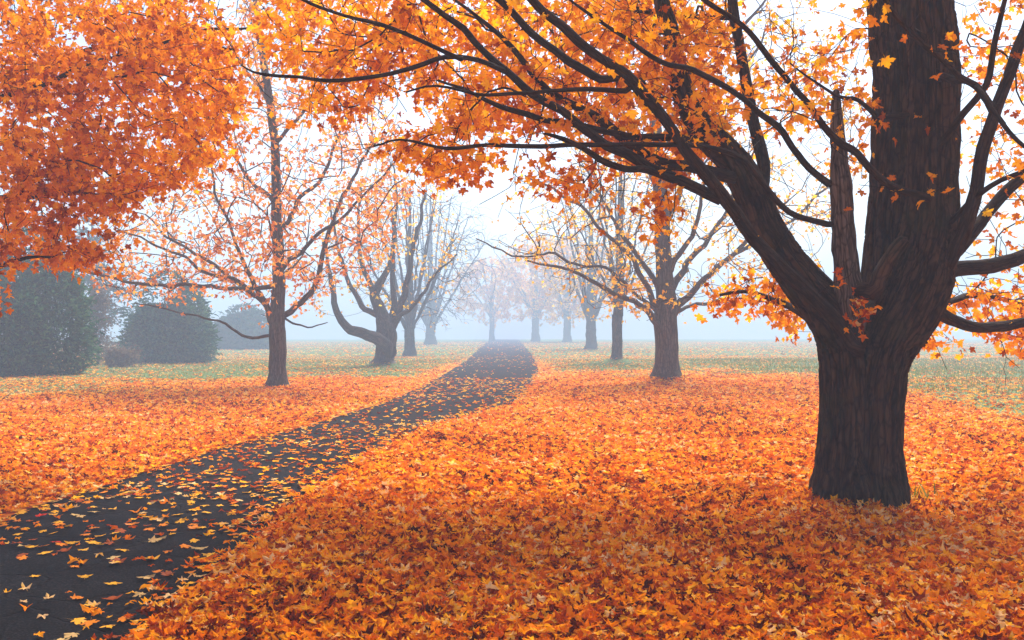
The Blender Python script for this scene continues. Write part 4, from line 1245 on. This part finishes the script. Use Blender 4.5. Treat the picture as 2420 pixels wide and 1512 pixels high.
SPRAY = [(0.0, 0.0), (0.22, 0.15), (0.14, 0.3), (0.34, 0.5), (0.12, 0.6), (0.2, 0.85), (0.0, 1.2), (-0.2, 0.85), (-0.12, 0.6), (-0.34, 0.5), (-0.14, 0.3), (-0.22, 0.15)]
cedar(50, 888, 32, 158, 330, 26000, 'big dark green cedar filling the far left edge of the lawn', M_CEDAR, 501, 0.15)
cedar(398, 856, 47, 108, 205, 22000, 'broad hazy green cedar bush just right of the fence gap', M_CEDAR, 503, 0.18, lobes=7)
cedar(575, 826, 84, 75, 100, 9000, 'faint low evergreen seen behind the slender coral maple', M_PINE, 504, 0.34, lobes=9)


def pine(u, v, d, hpx, wpx, label, seed, tiers=11, per=210, clear=0.28):
    r = np.random.default_rng(seed)
    b = P(u, v, d); z0 = float(height(b[0], b[1])); k = d / F
    h, rw = hpx * k, wpx * k
    root = empty('pine_tree', (b[0], b[1], z0), label, 'tree')
    chains = [(np.array([[0, 0, -0.1], [0.1, 0, h * 0.4], [0, 0.1, h * 0.95]], float), np.array([0.22, 0.16, 0.03]))]
    pos, yy = [], []
    for q in range(tiers):
        f = q / (tiers - 1)
        z = h * (clear + (0.97 - clear) * f)
        for a in r.uniform(0, 2 * math.pi, 5):
            ln = rw * (1.05 - 0.85 * f) * r.uniform(0.6, 1.1)
            tipv = np.array([math.cos(a) * ln, math.sin(a) * ln, z + r.normal(0, .15) - 0.05 * ln])
            m = np.array([0, 0, z]); mid = (m + tipv) / 2 + [0, 0, 0.12 * ln]
            c = catmull([m, mid, tipv], 0.5)
            chains.append((c, np.linspace(0.05, 0.012, len(c))))
            nn = int(per * ln / rw / 2.2)
            t = r.uniform(0.25, 1.05, nn)[:, None]
            pp = (1 - t) ** 2 * m + 2 * t * (1 - t) * mid + t * t * tipv + r.normal(0, 1, (nn, 3)) * [0.32, 0.32, 0.10]
            pos.append(pp); yy.append(np.repeat((tipv - m)[None] / ln, nn, 0) + r.normal(0, 0.6, (nn, 3)))
    obj('trunk', tube_mesh('trunk', chains[:1], sides=8), M_GREY, root)
    obj('twig_canopy', tube_mesh('twig_canopy', chains[1:]), M_TWIG, root)
    pos = np.concatenate(pos); yy = np.concatenate(yy)
    me_ = scatter_mesh('crown', pos, yy, r.normal(0, 1, pos.shape) + [0, 0, 1], r.uniform(0.6, 1.2, len(pos)) * 0.26, [leaf_template(SPRAY, 0.1, 0.2, 0.05, False, 3)], r)
    obj('crown', me_, M_PINE, root)


pine(215, 846, 56, 330, 120, 'misty pine with layered open boughs between the two cedars', 511)
pine(100, 848, 60, 330, 120, 'tall misty pine rising behind the big left cedar', 513, clear=0.2)


def brush(u, v, d, wpx, hpx, n, label, seed):
    r = np.random.default_rng(seed)
    b = P(u, v, d); z0 = float(height(b[0], b[1])); k = d / F
    root = empty('brush_thicket', (b[0], b[1], z0), label, 'shrub')
    s = Skel(30000, r)
    s.add(np.array([0, 0, -0.05]), -1, 0.03, 0, True)
    w_, h = wpx * k, hpx * k
    for q in range(9):
        a = r.uniform(0, 6.28)
        s.path([[0, 0, -0.05, .03], [math.cos(a) * w_ * .3, math.sin(a) * w_ * .3, h * .3, .02], [math.cos(a) * w_ * .6, math.sin(a) * w_ * .6, h * .6, .01]], 0.2, 0, grp=0, wig=0.05)
    A = np.column_stack([r.normal(0, w_ * .5, n), r.normal(0, w_ * .4, n), r.uniform(0.05, 1, n) ** 0.8 * h])
    s.grow(A, step=0.2, pen=0.6, up=0.1, jit=0.1)
    s.finish(0.006, 2.4, 0.03)
    obj('stems', tube_mesh('stems', s.chains([0, 1000])), M_BRUSH, root)
    me_ = leaves_on(s, s.tips, 5, 0.10, T_LOW, r, 'foliage', spread=0.2)
    obj('foliage', me_, M_BRUSHLEAF, root)


brush(232, 862, 43, 38, 190, 420, 'mauve brown leafless thicket between the left cedar and the fence', 521)
brush(285, 868, 40, 45, 45, 240, 'low dry brush at the foot of the fence gap', 522)

# rail fence in the gap
fd = 63.0
zf = float(height(*P(260, 838, fd)[:2]))
fr = empty('rail_fence', (*P(260, 838, fd)[:2], zf), 'weathered rail fence glimpsed in the gap between the evergreens', 'fence')


def beam(name, a, b_, w_, h_, parent, mat):
    a = np.array(a, float); b_ = np.array(b_, float)
    t = b_ - a; t /= np.linalg.norm(t)
    up = np.array([0, 0, 1.0]) if abs(t[2]) < 0.9 else np.array([1.0, 0, 0])
    x = np.cross(t, up); x /= np.linalg.norm(x); z = np.cross(x, t)
    V = []
    ch = 0.25
    prof = [(-1, -1 + ch), (-1 + ch, -1), (1 - ch, -1), (1, -1 + ch), (1, 1 - ch), (1 - ch, 1), (-1 + ch, 1), (-1, 1 - ch)]
    for e in (a, b_):
        for p_, q in prof: V.append(e + x * p_ * w_ / 2 + z * q * h_ / 2)
    Q = [(i, (i + 1) % 8, 8 + (i + 1) % 8, 8 + i) for i in range(8)]
    Q += [(7, 2, 1, 0)[::-1], (7, 6, 3, 2), (6, 5, 4, 3), (8, 9, 10, 15), (15, 10, 11, 14), (14, 11, 12, 13)]
    me_ = mesh_from(name, np.array(V), None, Q, False, np.array(V) * 0.3)
    return obj(name, me_, mat, parent)


for u in (175, 232, 291, 350):
    q = P(u, 838, fd) - P(260, 838, fd)
    beam('post', (q[0], 0, -0.3), (q[0], 0, 1.0), 0.16, 0.16, fr, M_GREY)
x0, x1 = [(P(u, 838, fd) - P(260, 838, fd))[0] for u in (165, 360)]
beam('rail', (x0, -0.11, 0.82), (x1, -0.11, 0.78), 0.05, 0.16, fr, M_GREY)
beam('rail', (x0, -0.11, 0.42), (x1, -0.11, 0.40), 0.05, 0.14, fr, M_GREY)

# grass standing between the leaves
r = np.random.default_rng(61)
N = 90000
y = np.sqrt(r.uniform(14 ** 2, 52 ** 2, N)); x = (-CX / F * y - 2) + r.uniform(0, 1, N) * (2419 / F * y + 4)
k = (r.random(N) > cover(x, y) * 1.05) & (road_dist(x, y) > 0.2)
x, y = x[k][:42000], y[k][:42000]
gp = np.column_stack([x, y, height(x, y) - 0.01])
gh = r.uniform(0.03, 0.08, len(x)) * np.where((x > 9) & (y > 22), 1.8, 1.0)
tag(obj('grass', blades('grass', gp, gh, 0.004 + y * 0.00032, r, 0.7, 2), M_GRASS), 'short damp grass showing between the leaves on the lawn', 'grass', None, 'stuff')

# ------------------------------------------------------------------ fog
hm = bpy.data.materials.new('fog_air')
hm.use_nodes = True
hn = hm.node_tree.nodes; hl = hm.node_tree.links
hn.clear()
ho = hn.new('ShaderNodeOutputMaterial')
pv = hn.new('ShaderNodeVolumePrincipled')
pv.inputs['Color'].default_value = (0.45, 0.57, 0.72, 1)
pv.inputs['Density'].default_value = 0.0068
pv.inputs['Anisotropy'].default_value = 0.0
hl.new(pv.outputs[0], ho.inputs['Volume'])
x0, x1, y0, y1, z0, z1 = -262.0, 262.0, -42.0, 420.0, -32.0, 22.0
V = [(x0, y0, z0), (x1, y0, z0), (x1, y1, z0), (x0, y1, z0), (x0, y0, z1), (x1, y0, z1), (x1, y1, z1), (x0, y1, z1)]
Q = [(0, 3, 2, 1), (4, 5, 6, 7), (0, 1, 5, 4), (1, 2, 6, 5), (2, 3, 7, 6), (3, 0, 4, 7)]
tag(obj('haze', mesh_from('haze', V, None, Q, False), hm), 'pale fog filling the air over the lawn', None, None, 'stuff')
